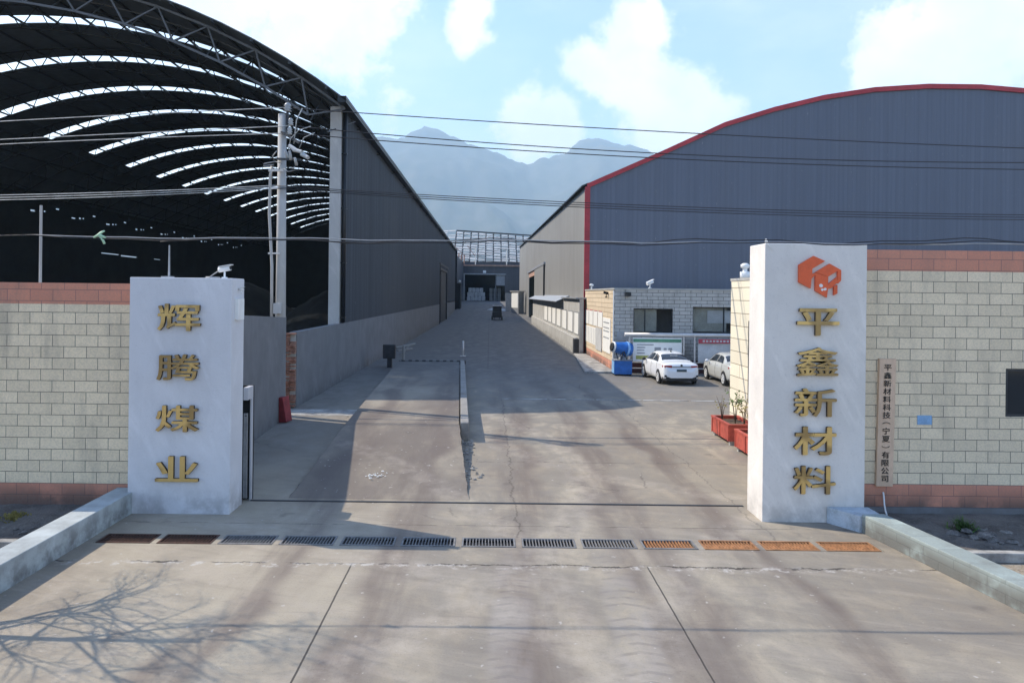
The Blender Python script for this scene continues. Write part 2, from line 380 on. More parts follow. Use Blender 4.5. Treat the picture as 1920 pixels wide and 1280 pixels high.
# concrete of the drive: stains, wheel tracks, slab joints and cracks
def concrete(name, deck=False):
    m, t, p = base_mat(name); P = t.pos(); x, y, z = t.xyz(P)
    big = t.noise(t.scale(P, (1, .45, 1)), .35, 6, .62, .4); mid = t.noise(t.scale(P, (1, .6, 1)), 1.4, 6, .65, .5); fine = t.noise(P, 26, 4, .65)
    c = t.mix(t.ramp(big, .36, .66), (.375, .325, .245), (.262, .222, .170))
    c = t.mix(t.m('MULTIPLY', t.ramp(mid, .45, .72), .55), c, (.41, .35, .275))
    c = t.mix(t.m('MULTIPLY', t.ramp(x, -3.4, -.2), t.m('MULTIPLY', t.ramp(mid, .3, .62), .72)), c, (.190, .172, .146))
    dg = t.noise(t.scale(t.vec(t.m('ADD', t.m('MULTIPLY', x, .93), t.m('MULTIPLY', y, -.36)), t.m('ADD', t.m('MULTIPLY', y, .93), t.m('MULTIPLY', x, .36)), 0), (.35, 2.6, 1)), 1.0, 6, .68, .7)
    c = t.mix(t.m('MULTIPLY', t.m('MULTIPLY', t.ramp(dg, .50, .66), t.ramp(y, 19, 12)), .26), c, (.40, .345, .28))
    c = t.mix(t.m('MULTIPLY', t.m('MULTIPLY', t.ramp(dg, .50, .36), t.ramp(y, 24, 11)), .20), c, (.150, .124, .104))
    sw = t.noise(t.scale(P, (.9, 5.5, 1)), .8, 5, .6, .9)                     # cross brushing and smears
    c = t.mix(t.m('MULTIPLY', t.ramp(sw, .55, .74), .30), c, (.17, .145, .13))
    wob = t.m('MULTIPLY', t.m('SUBTRACT', t.noise(t.scale(P, (.2, 1, 1)), .22, 3, .5), .5), 2.2)
    xw = t.m('ADD', x, wob)
    tracks = None
    for cx, wd in ((-3.35, .55), (-1.45, .6), (.75, .75), (2.6, .8), (4.4, .45)):
        g = t.ramp(t.m('ABSOLUTE', t.m('SUBTRACT', xw, cx)), wd, .16); tracks = g if tracks is None else t.m('MAXIMUM', tracks, g)
    tk = t.m('MULTIPLY', tracks, t.ramp(t.noise(t.scale(P, (1, .12, 1)), 1.1, 5, .6), .3, .62))
    c = t.mix(t.m('MULTIPLY', tk, .74), c, (.125, .096, .083))
    if deck: c = t.mix(t.m('ADD', .25, t.m('MULTIPLY', t.ramp(big, .4, .6), .45)), c, (.135, .112, .098))
    arcs = None                                                              # sweeping scrape marks of turning lorries
    for cx, cy, rr_, wd, k in ((13, 6, 11.3, .45, .30), (-12, 18, 14.2, .5, .35), (9, 24, 9.3, .5, .3), (-9, 2, 12.2, .5, .35), (-14, 8, 15.2, .4, .3)):
        d_ = t.node('ShaderNodeVectorMath', operation='DISTANCE'); t.put(d_.inputs[0], t.vec(x, y, 0)); d_.inputs[1].default_value = (cx, cy, 0)
        g = t.m('MULTIPLY', t.ramp(t.m('ABSOLUTE', t.m('SUBTRACT', d_.outputs['Value'], rr_)), wd, wd * .4), k); arcs = g if arcs is None else t.m('MAXIMUM', arcs, g)
    arcs = t.m('MULTIPLY', arcs, t.ramp(t.noise(P, 2.6, 6, .7), .36, .66))
    c = t.mix(t.m('MULTIPLY', arcs, .7), c, (.50, .44, .37))
    scf = t.ramp(t.noise(t.scale(P, (1.2, 7, 1)), 2.3, 6, .7, 1.2), .62, .72)
    c = t.mix(t.m('MULTIPLY', scf, .42), c, (.10, .08, .07))
    spot = t.ramp(t.noise(P, .95, 3, .5), .66, .74); c = t.mix(t.m('MULTIPLY', spot, .45), c, (.10, .085, .075))
    pit = t.ramp(t.noise(P, 38, 4, .7), .56, .68); c = t.mix(t.m('MULTIPLY', pit, .38), c, (.09, .075, .065))
    # tyre lug prints
    for cx, wd, k in ((.30, .34, 7.5), (1.85, .34, 7.0)):
        lx = t.m('ADD', t.m('SUBTRACT', x, cx), t.m('MULTIPLY', t.m('SUBTRACT', y, 9), -.045 if cx < 1 else -.03))
        lug = t.m('GREATER_THAN', t.m('SINE', t.m('ADD', t.m('MULTIPLY', y, 2 * math.pi * k / 1.6), t.m('MULTIPLY', t.m('ABSOLUTE', lx), 9))), .62)
        msk = t.m('MULTIPLY', t.ramp(t.m('ABSOLUTE', lx), wd, wd * .55), t.ramp(y, 13.5, 10))
        lug = t.m('MULTIPLY', t.m('MULTIPLY', lug, msk), t.ramp(t.noise(P, 3.1, 4, .6), .36, .56))
        c = t.mix(t.m('MULTIPLY', lug, .38), c, (.10, .085, .08))
        c = t.mix(t.m('MULTIPLY', t.m('MULTIPLY', msk, t.ramp(mid, .35, .6)), .22), c, (.44, .40, .36))
    # coal dust of the yard
    dust = t.m('MULTIPLY', t.ramp(t.m('ADD', y, t.m('MULTIPLY', mid, 9)), 27, 48), .90)
    c = t.mix(dust, c, t.mix(t.ramp(mid, .4, .7), (.115, .113, .112), (.185, .178, .165)))
    wall_dust = t.m('MULTIPLY', t.ramp(x, -3.2, -6.6), t.ramp(y, 15, 19))
    c = t.mix(t.m('MULTIPLY', wall_dust, .65), c, t.mix(t.ramp(mid, .4, .65), (.19, .185, .18), (.115, .11, .105)))
    c = t.mix(t.m('MULTIPLY', t.ramp(fine, .58, .78), .3), c, (.14, .12, .11))
    c = t.mix(t.m('MULTIPLY', t.ramp(t.noise(P, 9, 3, .5), .68, .74), .5), c, (.52, .49, .45))
    h = t.m('MULTIPLY', fine, .5)
    if not deck:
        jit = t.m('MULTIPLY', t.m('SUBTRACT', t.noise(P, 4, 4, .6), .5), .12); jit2 = t.m('MULTIPLY', t.m('SUBTRACT', t.noise(P, 1.3, 6, .7), .5), .5)
        def line(v, at, wdt, msk=None, j=jit, k=.9):
            nonlocal c
            g = t.ramp(t.m('ABSOLUTE', t.m('SUBTRACT', t.m('ADD', v, j), at)), wdt, wdt * .4)
            if msk is not None: g = t.m('MULTIPLY', g, msk)
            c = t.mix(t.m('MULTIPLY', g, k), c, (.045, .038, .034))
        front = t.m('LESS_THAN', y, 11.5); sm = t.m('MULTIPLY', jit, .12)
        line(x, -2.09, .018, front, sm); line(x, 2.5, .016, front, sm)
        brk = t.ramp(t.noise(P, 1.6, 3, .6), .40, .52)
        line(y, 11.5, .03, brk, jit2); 
        hal = t.ramp(t.m('ABSOLUTE', t.m('SUBTRACT', t.m('ADD', y, jit2), 11.42)), .16, .02)
        c = t.mix(t.m('MULTIPLY', t.m('MULTIPLY', hal, t.ramp(t.noise(P, 5, 5, .7), .5, .62)), .6), c, (.52, .49, .45))
        yard = t.m('MULTIPLY', t.m('GREATER_THAN', y, 12.8), t.m('LESS_THAN', y, 30))
        line(x, .55, .02, yard, jit2, .5); line(y, 13.45, .02, brk, jit, .6); line(y, 18.6, .03, t.m('MULTIPLY', brk, t.m('GREATER_THAN', x, -.3)), jit2, .6)
        line(y, 24.4, .035, t.m('GREATER_THAN', x, .3), jit, .45); line(x, 5.0, .02, yard, jit2, .35)
        line(x, -.05, .03, t.m('GREATER_THAN', y, 42), jit, .5)
        ck = t.node('ShaderNodeTexVoronoi', feature='DISTANCE_TO_EDGE'); t.put(ck.inputs['Vector'], t.vec(t.m('ADD', x, jit2), t.m('ADD', y, jit2), 0)); ck.inputs['Scale'].default_value = .23
        cm = t.ramp(t.noise(P, .33, 2, .5), .5, .6)
        g = t.m('MULTIPLY', t.ramp(ck.outputs['Distance'], .005, .001), t.m('MULTIPLY', cm, t.ramp(y, 13, 15))); c = t.mix(t.m('MULTIPLY', g, .5), c, (.07, .06, .055))
    t.put(p.inputs['Base Color'], c); p.inputs['Roughness'].default_value = .82; p.inputs['Specular IOR Level'].default_value = .25
    t.put(p.inputs['Normal'], t.bump(t.m('ADD', h, t.m('MULTIPLY', mid, .8)), .35, .02)); return m
concrete('drive_concrete'); concrete('deck_concrete', True)
m, t, p = base_mat('dirt'); P = t.pos(); n = t.noise(P, 1.6, 6, .65); f = t.noise(P, 28, 4, .7)
x, y, z = t.xyz(P)
c = t.mix(t.ramp(n, .35, .65), (.10, .09, .08), (.19, .17, .15)); c = t.mix(t.m('MULTIPLY', t.ramp(f, .5, .7), .5), c, (.30, .28, .25))
c = t.mix(t.ramp(y, 12.1, 11.9), c, t.mix(t.ramp(f, .4, .62), (.30, .24, .17), (.46, .39, .30)))
t.put(p.inputs['Base Color'], c); p.inputs['Roughness'].default_value = .95; t.put(p.inputs['Normal'], t.bump(t.m('ADD', n, f), .9, .06))
m, t, p = base_mat('mountain_rock'); P = t.pos(); n = t.noise(t.scale(P, (1, 1, .5)), .006, 7, .62); 
t.put(p.inputs['Base Color'], t.mix(t.ramp(n, .35, .65), (.075, .08, .065), (.115, .108, .092))); p.inputs['Roughness'].default_value = 1
p.inputs['Specular IOR Level'].default_value = 0

# ================================================================== SETTING
def at(u, v, Y):                 # where a point seen in the photograph stands, at distance Y
    du, dv = u - 918, v - 552
    return Vector(((du + dv * ROLL) / 1387 * Y, Y, 4.2 - (dv - du * ROLL) / 1387 * Y))
# ground: one sheet to the horizon
ys = [-400, -60, -20, 0, 6, 12, 14.2, 20, 60, 112] + [112 + 8.5 * i for i in range(1, 11)] + [260, 600, 1500, 4000, 6900]
xs = [-6800, -3000, -800, -150, -40, -7.4, 8.2, 40, 150, 800, 3000, 6800]
MB().grid(lambda x, y: (x, y, gz(y) - .06), xs, ys, True, True).build('ground', 'dirt', kind='structure')
# the concrete drive and yard, in sheets that leave the drain trench open
mb = MB()
def sheet(x0, x1, yy):
    for a, b in zip(yy, yy[1:]):
        mb.add([(x0, a, gz(a)), (x1, a, gz(a)), (x1, b, gz(b)), (x0, b, gz(b))], [(0, 1, 2, 3)])
G0, G1 = 12.3, 12.76
sheet(-6.7, 7.6, [2.0, G0]); sheet(-6.7, -6.55, [G0, G1]); sheet(6.62, 7.6, [G0, G1]); sheet(-6.7, 7.6, [G1, 14.6])
sheet(-7.4, 30, [14.6, 35.0]); sheet(-40, 30, [35.0, 60, 112] + [112 + 8.5 * i for i in range(1, 11)] + [230])
mb.build('driveway', 'drive_concrete', kind='structure')
MB().box(-400, 400, -14, 1.6, -.05, -.02).build('road', simple('asphalt', (.06, .06, .062), .9), kind='structure')
tb = MB(); tb.add([(-6.55, G0, 0), (6.62, G0, 0), (6.62, G1, 0), (-6.55, G1, 0), (-6.55, G0, -.4), (6.62, G0, -.4), (6.62, G1, -.4), (-6.55, G1, -.4)],
    [(4, 5, 6, 7), (0, 4, 5, 1), (3, 2, 6, 7), (0, 3, 7, 4), (1, 5, 6, 2)])
tb.build('drain_trench', 'shed_dark', kind='structure')
# hazy mountains
def ridge(pts, Y):
    P = [((u - 918) / 1387 * Y, 4.2 + (552 - v) / 1387 * Y) for u, v in pts]
    def f(x):
        if x <= P[0][0]: return P[0][1]
        for (a, za), (b, zb) in zip(P, P[1:]):
            if x <= b: return za + (zb - za) * (x - a) / (b - a)
        return P[-1][1]
    return f
def hill(name, f, Y0, Y1, seed):
    def h(x, s):
        y = Y0 + (Y1 - Y0) * s
        if s <= 1:
            k = max(s, 0) ** 1.25 - (.02 if s < 0 else 0)
            z = f(x) * k
            q = Vector((x / 620 + seed, y / 900, seed)); r = 1 - abs(mnoise.fractal(q, 1.0, 2.1, 6)) * 1.6
            z += (r - .75) * 240 * (s * (1 - s)) * 2.2
            z += (mnoise.fractal(Vector((x / 55, y / 90, seed)), .8, 2.1, 5)) * 17 * s
        else: z = f(x) * (1 - (s - 1) * 1.5)
        return (x, y, z)
    us = [-9000 + 28 * i for i in range(660)]
    MB().grid(h, [u for u in us if -3600 < u < 4300], [-.02] + [i / 34 for i in range(1, 35)] + [1.15, 1.5], True, True).build(name, 'mountain_rock', kind='structure')
hill('mountains', ridge([(200, 262), (420, 285), (600, 250), (690, 258), (715, 259), (745, 263), (800, 262), (860, 268), (890, 271), (925, 284), (950, 296), (985, 308), (1010, 298), (1040, 291), (1065, 282), (1090, 276), (1120, 272), (1180, 276), (1225, 287), (1300, 300), (1420, 270), (1600, 290), (1800, 240)], 5600), 2400, 5600, 3.3)
hill('mountains', ridge([(300, 300), (640, 290), (715, 268), (745, 263), (768, 250), (785, 243), (800, 238), (815, 243), (832, 251), (862, 263), (895, 285), (960, 330), (1030, 300), (1060, 285), (1078, 266), (1096, 258), (1112, 256), (1135, 262), (1160, 268), (1185, 271), (1205, 275), (1224, 288), (1300, 320), (1900, 300)], 6300), 5000, 6300, 8.1)
# kerbs of the verge and the kerb strip along the yard
MB().box(-40, -7.2, 12.0, 12.16, -.06, .10).build('verge_kerb', 'low_wall_render', kind='structure', bevel=.015)
MB().box(7.6, 40, 12.0, 12.16, -.06, .10).build('verge_kerb', 'low_wall_render', kind='structure', bevel=.015)
def bank(x0, x1, seed, name):
    def f(x, s):
        y = 12.2 + 2.3 * s
        z = -.03 + .10 * max(0, (s - .15)) ** 1.2 + mnoise.fractal(Vector((x * 1.3, y * 1.6, seed)), 1, 2, 5) * .09 * (1 - abs(2 * s - 1) ** 3) 
        return (x, y, z)
    n = int((x1 - x0) / .12)
    MB().grid(f, [x0 + (x1 - x0) * i / n for i in range(n + 1)], [i / 16 for i in range(17)], True, True).build(name, 'dirt', kind='structure')
bank(-14, -7.15, 1.1, 'dirt_bank'); bank(7.12, 16, 4.2, 'dirt_bank')
mb = MB()
for i in range(420):
    sd = -1 if i % 2 else 1
    x = random.uniform(7.3, 13) * sd; y = random.choice([random.uniform(12.5, 13.7), random.uniform(10.2, 11.8)])
    if sd > 0 and x < 8.1: x += 1
    r = random.choice([.015, .02, .03, .03, .045, .09]); z = (-.01 if y > 12.2 else -.05)
    n0 = len(mb.v); mb.sphere((x, y, z + r * .3), r, 6, 4, (random.uniform(.8, 1.6), random.uniform(.7, 1.3), random.uniform(.4, .8)))
    mb.v[n0:] = [tuple(c + random.uniform(-.15, .15) * r for c in p) for p in mb.v[n0:]]
mb.sm = [False] * len(mb.f)
mb.build('rubble', 'rubble', kind='stuff', label='loose grey rubble and pebbles on the dirt verges')

random.seed(41)
for (wx, wy, hh, lab) in ((8.75, 13.55, .30, 'dark green weed clump at the foot of the right wall'), (10.9, 13.4, .22, 'smaller weed clump on the dirt below the window'), (-8.6, 13.5, .20, 'low dry weed clump on the dirt left of the left parapet')):
    m = MB()
    for i in range(170):
        a = random.uniform(0, 6.28); r = abs(random.gauss(0, .09)); q = Vector((wx + 1.5 * r * math.cos(a), wy + r * math.sin(a), -.02)); d1 = Vector((random.gauss(0, .5), random.gauss(0, .5), 1)).normalized(); L = hh * random.uniform(.4, 1) * max(.3, 1 - r * 2); d2 = d1.orthogonal().normalized() * random.uniform(.008, .02)
        m.add([q - d2, q + d2, q + d1 * L + d2 * .3, q + d1 * L * 1.1 - d2], [(0, 1, 2, 3)])
    m.build('weed_clump', 'leaf_green' if wx > 0 else 'dry_leaf', label=lab, cat='plant', group='weeds on the verge')
# ================================================================== GATE PILLARS
def lettering(parent, text, u, v, Y, wdt, hgt, name='gold_character', mat='gold', dep=.06, bold=.026):
    vs, fs = text_mesh(text, 1, dep, .003 if text in '鑫腾' else .006 if text in '新辉煤料' else .012)
    x0 = min(p[0] for p in vs); x1 = max(p[0] for p in vs); z0 = min(p[2] for p in vs); z1 = max(p[2] for p in vs)
    c = at(u, v, Y); kx = wdt / (x1 - x0); kz = hgt / (z1 - z0); m = MB()
    for dx, dy, dz in ((-.006, 0, -.005), (.006, -.003, .004)):          # heavy cut letters
        m.add([(c.x + p[0] * kx + dx, Y - dep / 2 + p[1] + dy, c.z + p[2] * kz + dz) for p in vs], fs)
    o = m.build(name, mat, parent, edge='gold_edge')
    return o
def bevel_box_body(x0, x1, y0, y1, z0, z1): return MB().box(x0, x1, y0, y1, z0, z1)
pr = thing('gate_pillar', (6.12, 14.3, 0), 'tall blue-grey plastered gate pillar with orange emblem and five gold characters', 'gate pillar')
bevel_box_body(5.16, 7.08, 13.88, 14.7, -.05, 5.22).build('pillar_body', 'pillar_right_plaster', pr, bevel=.018)
for ch, x, y, h in (('平', 235, 367, .50), ('鑫', 232, 557, .53), ('新', 222, 752, .52), ('材', 220, 935, .52), ('料', 218, 1122, .52)):
    lettering(pr, ch, 1440 + x / 2.56, 460 + y / 2.56, 13.87, .78, h)
def emb(polys, name, mat, dep):
    m = MB(); c = at(1440 + 244 / 2.56, 460 + 150 / 2.56, 13.88)
    for pl in polys:
        pts = [(c.x + (x - 244) * .00392, c.z - (y - 150) * .00392) for x, y in pl]
        m.sprism(list(reversed(pts)), 13.88 - dep, 13.879)
    return m.build(name, mat, pr)
emb([[(143, 95), (213, 52), (268, 76), (207, 113), (207, 138), (222, 132), (222, 142), (204, 160), (200, 207), (143, 178)],
     [(222, 130), (290, 88), (345, 118), (345, 168), (331, 182), (328, 178), (328, 122), (283, 150)],
     [(222, 132), (283, 151), (283, 186), (326, 150), (328, 178), (300, 203), (283, 208), (278, 250), (222, 218)],
     [(311, 196), (328, 188), (328, 230), (311, 238)]], 'emblem', 'emblem_orange', .05)
emb([[(240, 188), (248, 184), (256, 188), (258, 197), (250, 202), (241, 198)], [(262, 206), (268, 203), (275, 206), (275, 213), (267, 217), (261, 213)], [(247, 210), (258, 206), (262, 214), (254, 220)]], 'emblem_dot', 'white_paint', .056)

pl = thing('gate_pillar', (-5.83, 14.2, 0), 'shorter pale blue gate pillar with four gold characters beside the left wall', 'gate pillar')
bevel_box_body(-6.79, -4.86, 13.95, 14.66, -.05, 4.45).build('pillar_body', 'pillar_left_plaster', pl, bevel=.018)
for ch, x, y, h in (('辉', 281, 273, .50), ('腾', 277, 517, .48), ('煤', 272, 767, .49), ('业', 270, 1012, .47)):
    lettering(pl, ch, 230 + x / 2.611, 490 + y / 2.611, 13.94, .80, h)
bx = MB().box(-4.858, -4.80, 14.12, 14.48, 3.66, 4.06); bx.build('switch_box', 'white_paint', pl)
# gate housing beside it: jamb, lintel and the end of the stowed sliding gate
gh = thing('gate_housing', (-4.7, 15.0, 0), 'plastered housing with dark slot at the left pillar holding the stowed sliding gate', 'gate housing')
m = MB(); m.box(-4.80, -4.765, 14.90, 15.0, 0, 2.05); m.box(-4.858, -4.765, 14.66, 15.0, 2.05, 2.30); m.build('portal', 'portal_plaster', gh, bevel=.006)
m = MB(); m.box(-5.3, -4.765, 15.0, 15.06, 0, 2.30); m.build('slot_shade_panel', 'shed_dark', gh)  # added dark panel: the slot's deep shade put into its colour
m = MB()
for x in (-4.90, -4.838): m.box(x - .008, x + .008, 14.84, 14.88, .06, 1.72)
m.box(-4.908, -4.83, 14.84, 14.88, 1.72, 1.76); m.box(-4.892, -4.846, 14.855, 14.865, .06, 1.7)
g = m.build('gate_leaf', 'grey_metal', gh)
MB().box(-4.76, 5.15, 14.86, 14.92, -.02, .016).build('gate_rail', 'dark_metal', label='dark steel gate rail crossing the concrete between the two pillars', cat='gate rail')

# ================================================================== BOUNDARY WALLS AND PARAPETS
def wall_pieces(mb, axis, a0, a1, t0, t1, z0, z1, holes):
    """a wall running along an axis with rectangular openings (a_lo, a_hi, z_lo, z_hi), butted pieces"""
    cuts = sorted({a0, a1} | {h[0] for h in holes} | {h[1] for h in holes})
    cuts = [c for c in cuts if a0 <= c <= a1]
    for lo, hi in zip(cuts, cuts[1:]):
        hs = sorted([(h[2], h[3]) for h in holes if h[0] <= lo + 1e-6 and h[1] >= hi - 1e-6])
        z = z0
        for zl, zh in hs + [(z1, z1)]:
            if zl > z + 1e-6:
                if axis == 'x': mb.box(lo, hi, t0, t1, z, zl)
                else: mb.box(t0, t1, lo, hi, z, zl)
            z = zh
    return mb
bwr = thing('boundary_wall', (18, 14.6, 0), 'cream block boundary wall with pink courses to the right of the tall pillar', 'wall')
wall_pieces(MB(), 'x', 7.08, 30, 14.45, 14.75, .15, 5.16, [(10.10, 11.7, 1.93, 2.87)]).build('blockwork', 'block_wall_right', bwr)
MB().box(7.08, 30, 14.40, 14.78, -.06, .15).build('plinth', 'grey_render', bwr)
wf = MB(); wf.box(10.10, 10.16, 14.48, 14.56, 1.93, 2.87); wf.box(11.64, 11.70, 14.48, 14.56, 1.93, 2.87); wf.box(10.16, 11.64, 14.48, 14.56, 1.93, 1.98); wf.box(10.16, 11.64, 14.48, 14.56, 2.82, 2.87)
o = wf.build('window', 'dark_metal', bwr); MB().box(10.16, 11.64, 14.52, 14.54, 1.98, 2.82).build('pane', 'glass_dark', o)
MB().box(10.0, 11.8, 14.74, 14.80, 1.8, 3.0).build('window_lining', 'shed_dark', bwr)
bwl = thing('boundary_wall', (-18, 14.5, 0), 'lower cream block boundary wall with pink courses left of the short pillar', 'wall')
wall_pieces(MB(), 'x', -40, -6.79, 14.3, 14.6, .02, 4.33, []).build('blockwork', 'block_wall_left', bwl)
MB().box(-40, -6.79, 14.28, 14.62, -.06, .02).build('plinth', 'grey_render', bwl)
# parapets at the sides of the ramp
par = thing('parapet', (7.2, 11, 0), 'pale green tiled parapet with sloping line at the right of the entrance', 'parapet')
MB().prism([(6.74, 13.30), (8.08, 4.0), (8.48, 4.0), (7.16, 13.35)], -.06, [.33, .36, .36, .33]).build('tiled_body', 'parapet_tiles', par, bevel=.012)
MB().prism([(6.36, 13.86), (6.70, 13.31), (7.14, 13.35), (7.14, 13.86)], -.05, .30).build('end_block', simple('end_block_shaded', (.40, .45, .49), .8, 0, .25, 3), par, bevel=.01)  # the bluish shade on this plaster block is put into its colour
par = thing('parapet', (-7, 11, 0), 'grey-green plastered parapet at the left of the entrance', 'parapet')
MB().box(-7.14, -6.70, 4.0, 14.28, -.06, .40).build('body', 'parapet_render', par, bevel=.012)

# wall plaque, blue plate, hose
pq = thing('name_plaque', at(1661, 912, 14.42), 'vertical steel name plaque with a column of black characters', 'plaque')
tlt = -.012
m = MB(); zb, zt = .56, 3.04; xc = 7.735
m.add([(xc - .17 + tlt * 0 , 14.39, zb), (xc + .15, 14.39, zb), (xc + .19, 14.39, zt), (xc - .13, 14.39, zt), (xc - .17, 14.449, zb), (xc + .15, 14.449, zb), (xc + .19, 14.449, zt), (xc - .13, 14.449, zt)],
      [(0, 1, 2, 3), (4, 7, 6, 5), (0, 4, 5, 1), (1, 5, 6, 2), (2, 6, 7, 3), (3, 7, 4, 0)])
m.build('board', 'plaque_steel', pq)
m = MB()
for i, ch in enumerate('平鑫新材料科技︵宁夏︶有限公司'):
    vs, fs = text_mesh(ch, .170, .012, .0004)
    cz = zt - .17 - i * (zt - zb - .32) / 14; cx = xc + .03 - (zt - cz) * .0165
    m.add([(cx + p[0] * .95, 14.384 + p[1], cz + p[2] * (.82)) for p in vs], fs)
m.build('lettering', 'ink', pq)
c = at(1733, 787, 14.45)
MB().box(c.x - .14, c.x + .14, 14.435, 14.449, c.z - .09, c.z + .09).build('wall_plate', 'blue_plate', label='small faded blue number plate on the right block wall', cat='plate')
m = MB(); m.tube([at(1656, 922, 14.43), at(1657, 930, 14.40), at(1658, 945, 14.36), at(1660, 957, 14.2), at(1663, 965, 14.05)], .016, 6)
m.build('hose', 'white_paint', label='short white hose hanging below the steel plaque', cat='hose')

# ================================================================== DRAIN GRATES
nth = ['first', 'second', 'third', 'fourth', 'fifth', 'sixth', 'seventh', 'eighth', 'ninth', 'tenth', 'eleventh', 'twelfth', 'thirteenth']
for i in range(13):
    cx = -6.06 + i * 1.015; hw = .452
    rust = 'rust' if i >= 9 else 'old_rust' if i < 2 else 'grate_steel'
    lab = f'{nth[i]} drain grate from the left parapet, ' + ('rusty orange and partly clogged' if i >= 9 else 'dark rusty brown' if i < 2 else 'grey steel with open slots')
    g = thing('drain_grate', (cx, 12.53, 0), lab, 'drain grate', 'drain grates across the entrance')
    f = MB(); f.box(cx - hw, cx + hw, 12.305, 12.345, -.03, .012); f.box(cx - hw, cx + hw, 12.715, 12.755, -.03, .012)
    f.box(cx - hw, cx - hw + .03, 12.345, 12.715, -.03, .012); f.box(cx + hw - .03, cx + hw, 12.345, 12.715, -.03, .012); f.build('frame', 'grate_steel' if 1 < i < 10 else rust, g)
    b = MB()
    for k in range(15):
        x = cx - hw + .03 + (k + 1) * (2 * hw - .06) / 16; b.box(x - .0075, x + .0075, 12.345, 12.715, -.03, .006)
    b.build('bars', rust, g)
    if i >= 9:
        z = -.012; MB().add([(cx - hw + .05, 12.35, z), (cx + hw - .05, 12.35, z), (cx + hw - .05, 12.58 + (.03 if i > 9 else -.12), z), (cx - hw + .05, 12.59 if i > 9 else 12.4, z)], [(0, 1, 2, 3)]).build('silt', 'rust', g)
mb = MB()
for i in range(14):
    xa = -6.06 + (i - .5) * 1.015; mb.box(max(-6.54, xa - .054), min(6.61, xa + .054), G0 + .001, G1 - .001, -.05, .003)
mb.build('trench_bridge', 'drive_concrete', kind='structure')
# white drain covers across the yard
for i in range(6):
    x0 = .55 + i * 1.9
    MB().box(x0, x0 + 1.82, 29.75, 29.95, -.01, .012).build('channel_cover', 'low_wall_render', label=f'{nth[i]} pale cover strip from the weighbridge on the yard drain', cat='drain cover', group='cover strips over the yard drain')

# ================================================================== LEFT SIDE WALLS, POLE, BOX
MB().prism([(-6.55, 14.66), (-6.31, 14.66), (-6.78, 24.7), (-7.02, 24.7)], -.05, [3.78, 3.78, 3.36, 3.36]).build('yard_wall', 'grey_render', label='grey rendered wall running back from the left pillar to the pole', cat='wall')
# plinth wall with broken brick end
pw = thing('plinth_wall', (-7.2, 60, 0), 'long grey rendered wall with a broken brick end under the dark shed', 'wall')
MB().box(-7.28, -7.0, 26.95, 103.6, -.05, 2.75).build('render', 'grey_render', pw)
MB().box(-7.28, -7.0, 120.4, 150, -.05, 2.9).build('render', 'grey_render', pw)
m = MB(); random.seed(3)
z = 0; k = 0
while z < 2.7:
    for j in range(2):
        x0 = -7.42 + j * .21; e = random.uniform(-.12, .10); sh_ = random.uniform(-.05, .04) if j == 0 else random.uniform(-.02, .015)
        if random.random() < .14: continue
        m.box(x0 + (-.07 if (k % 2 and j == 0) else 0) + sh_, x0 + .20, 26.74 + e * .7, 26.949, z + .008, z + .056 + random.uniform(-.012, .002))
    z += .062; k += 1
m.build('broken_bricks', 'brick_raw', pw)
MB().box(-7.36, -7.03, 26.88, 26.949, 0, 2.7).build('mortar', 'low_wall_render', pw)
MB().box(-7.0, -4.2, 25.3, 26.6, -.02, .006).build('sun_strip_slab', 'low_wall_render', kind='structure')  # pale slab stands in for the sunlit strip through the wall gap

up = thing('utility_pole', (-7.1, 25.2, 0), 'tall round concrete utility pole with fuse switches behind the left pillar', 'utility pole')
MB().bar((-7.10, 25.2, -.1), (-7.13, 25.2, 10.25), .19, .135, 16, True).build('shaft', 'pole_concrete', up)
def ins(c, r=.07, h=.3):
    return [(r * .4, 0), (r, h * .1), (r * .5, h * .25), (r, h * .4), (r * .5, h * .55), (r * .9, h * .7), (r * .4, h)]
MB().bar((-6.94, 25.15, 9.6), (-6.94, 25.15, 10.32), .045, .045, 8).build('top_bracket', 'dark_metal', up)
MB().lathe((-6.94, 25.15, 10.32), ins(0, .15, .30), 14).build('insulator', 'grey_metal', up)
MB().lathe(at(545, 236, 25.0), ins(0, .10, .26), 12).build('insulator', 'porcelain', up)
MB().lathe(at(543, 253, 25.0), ins(0, .10, .26), 12).build('insulator', 'porcelain', up)
m = MB(); m.bar(at(528, 248, 25.05), at(562, 268, 24.4), .05); m.bar(at(520, 298, 25.05), at(566, 300, 24.6), .05); m.build('crossarm', 'dark_metal', up)
for k, (a, b) in enumerate((((541, 300), (534, 280)), ((546, 300), (543, 283)), ((556, 310), (553, 296)))):
    c1, c2 = at(*a, 24.9 - k * .15), at(*b, 24.8 - k * .15); MB().bar(c1, c2, .055, .04, 10, True).build('fuse_switch', 'porcelain', up)
for k, (a, b) in enumerate((((543, 274), (556, 282)), ((551, 281), (566, 285)), ((566, 289), (578, 296)))):
    c1, c2 = at(*a, 24.6 - k * .12), at(*b, 24.4 - k * .12); MB().bar(c1, c2, .075, .06, 8).build('fuse_hood', 'porcelain', up)
for pts in ([(567, 203), (556, 225), (553, 250), (551, 270)], [(583, 237), (560, 244), (545, 260), (542, 275)], [(590, 249), (570, 258), (561, 278)]):
    MB().tube([at(u, v, 24.6) for u, v in pts], .018, 5).build('jumper', 'cable_sunlit', up)
for pts in ([(519, 283), (511, 293), (515, 303), (528, 306), (523, 318)], [(516, 303), (495, 307), (494, 311), (513, 309)], [(553, 300), (561, 318), (540, 322), (532, 316)], [(553, 312), (550, 316), (545, 315)]):
    MB().tube([at(u, v, 24.85) for u, v in pts], .02, 5).build('jumper', 'cable_grey', up)
m = MB(); m.bar(at(504, 320, 24.95), at(531, 319, 24.95), .055); m.build('bracket', 'galvanised', up)
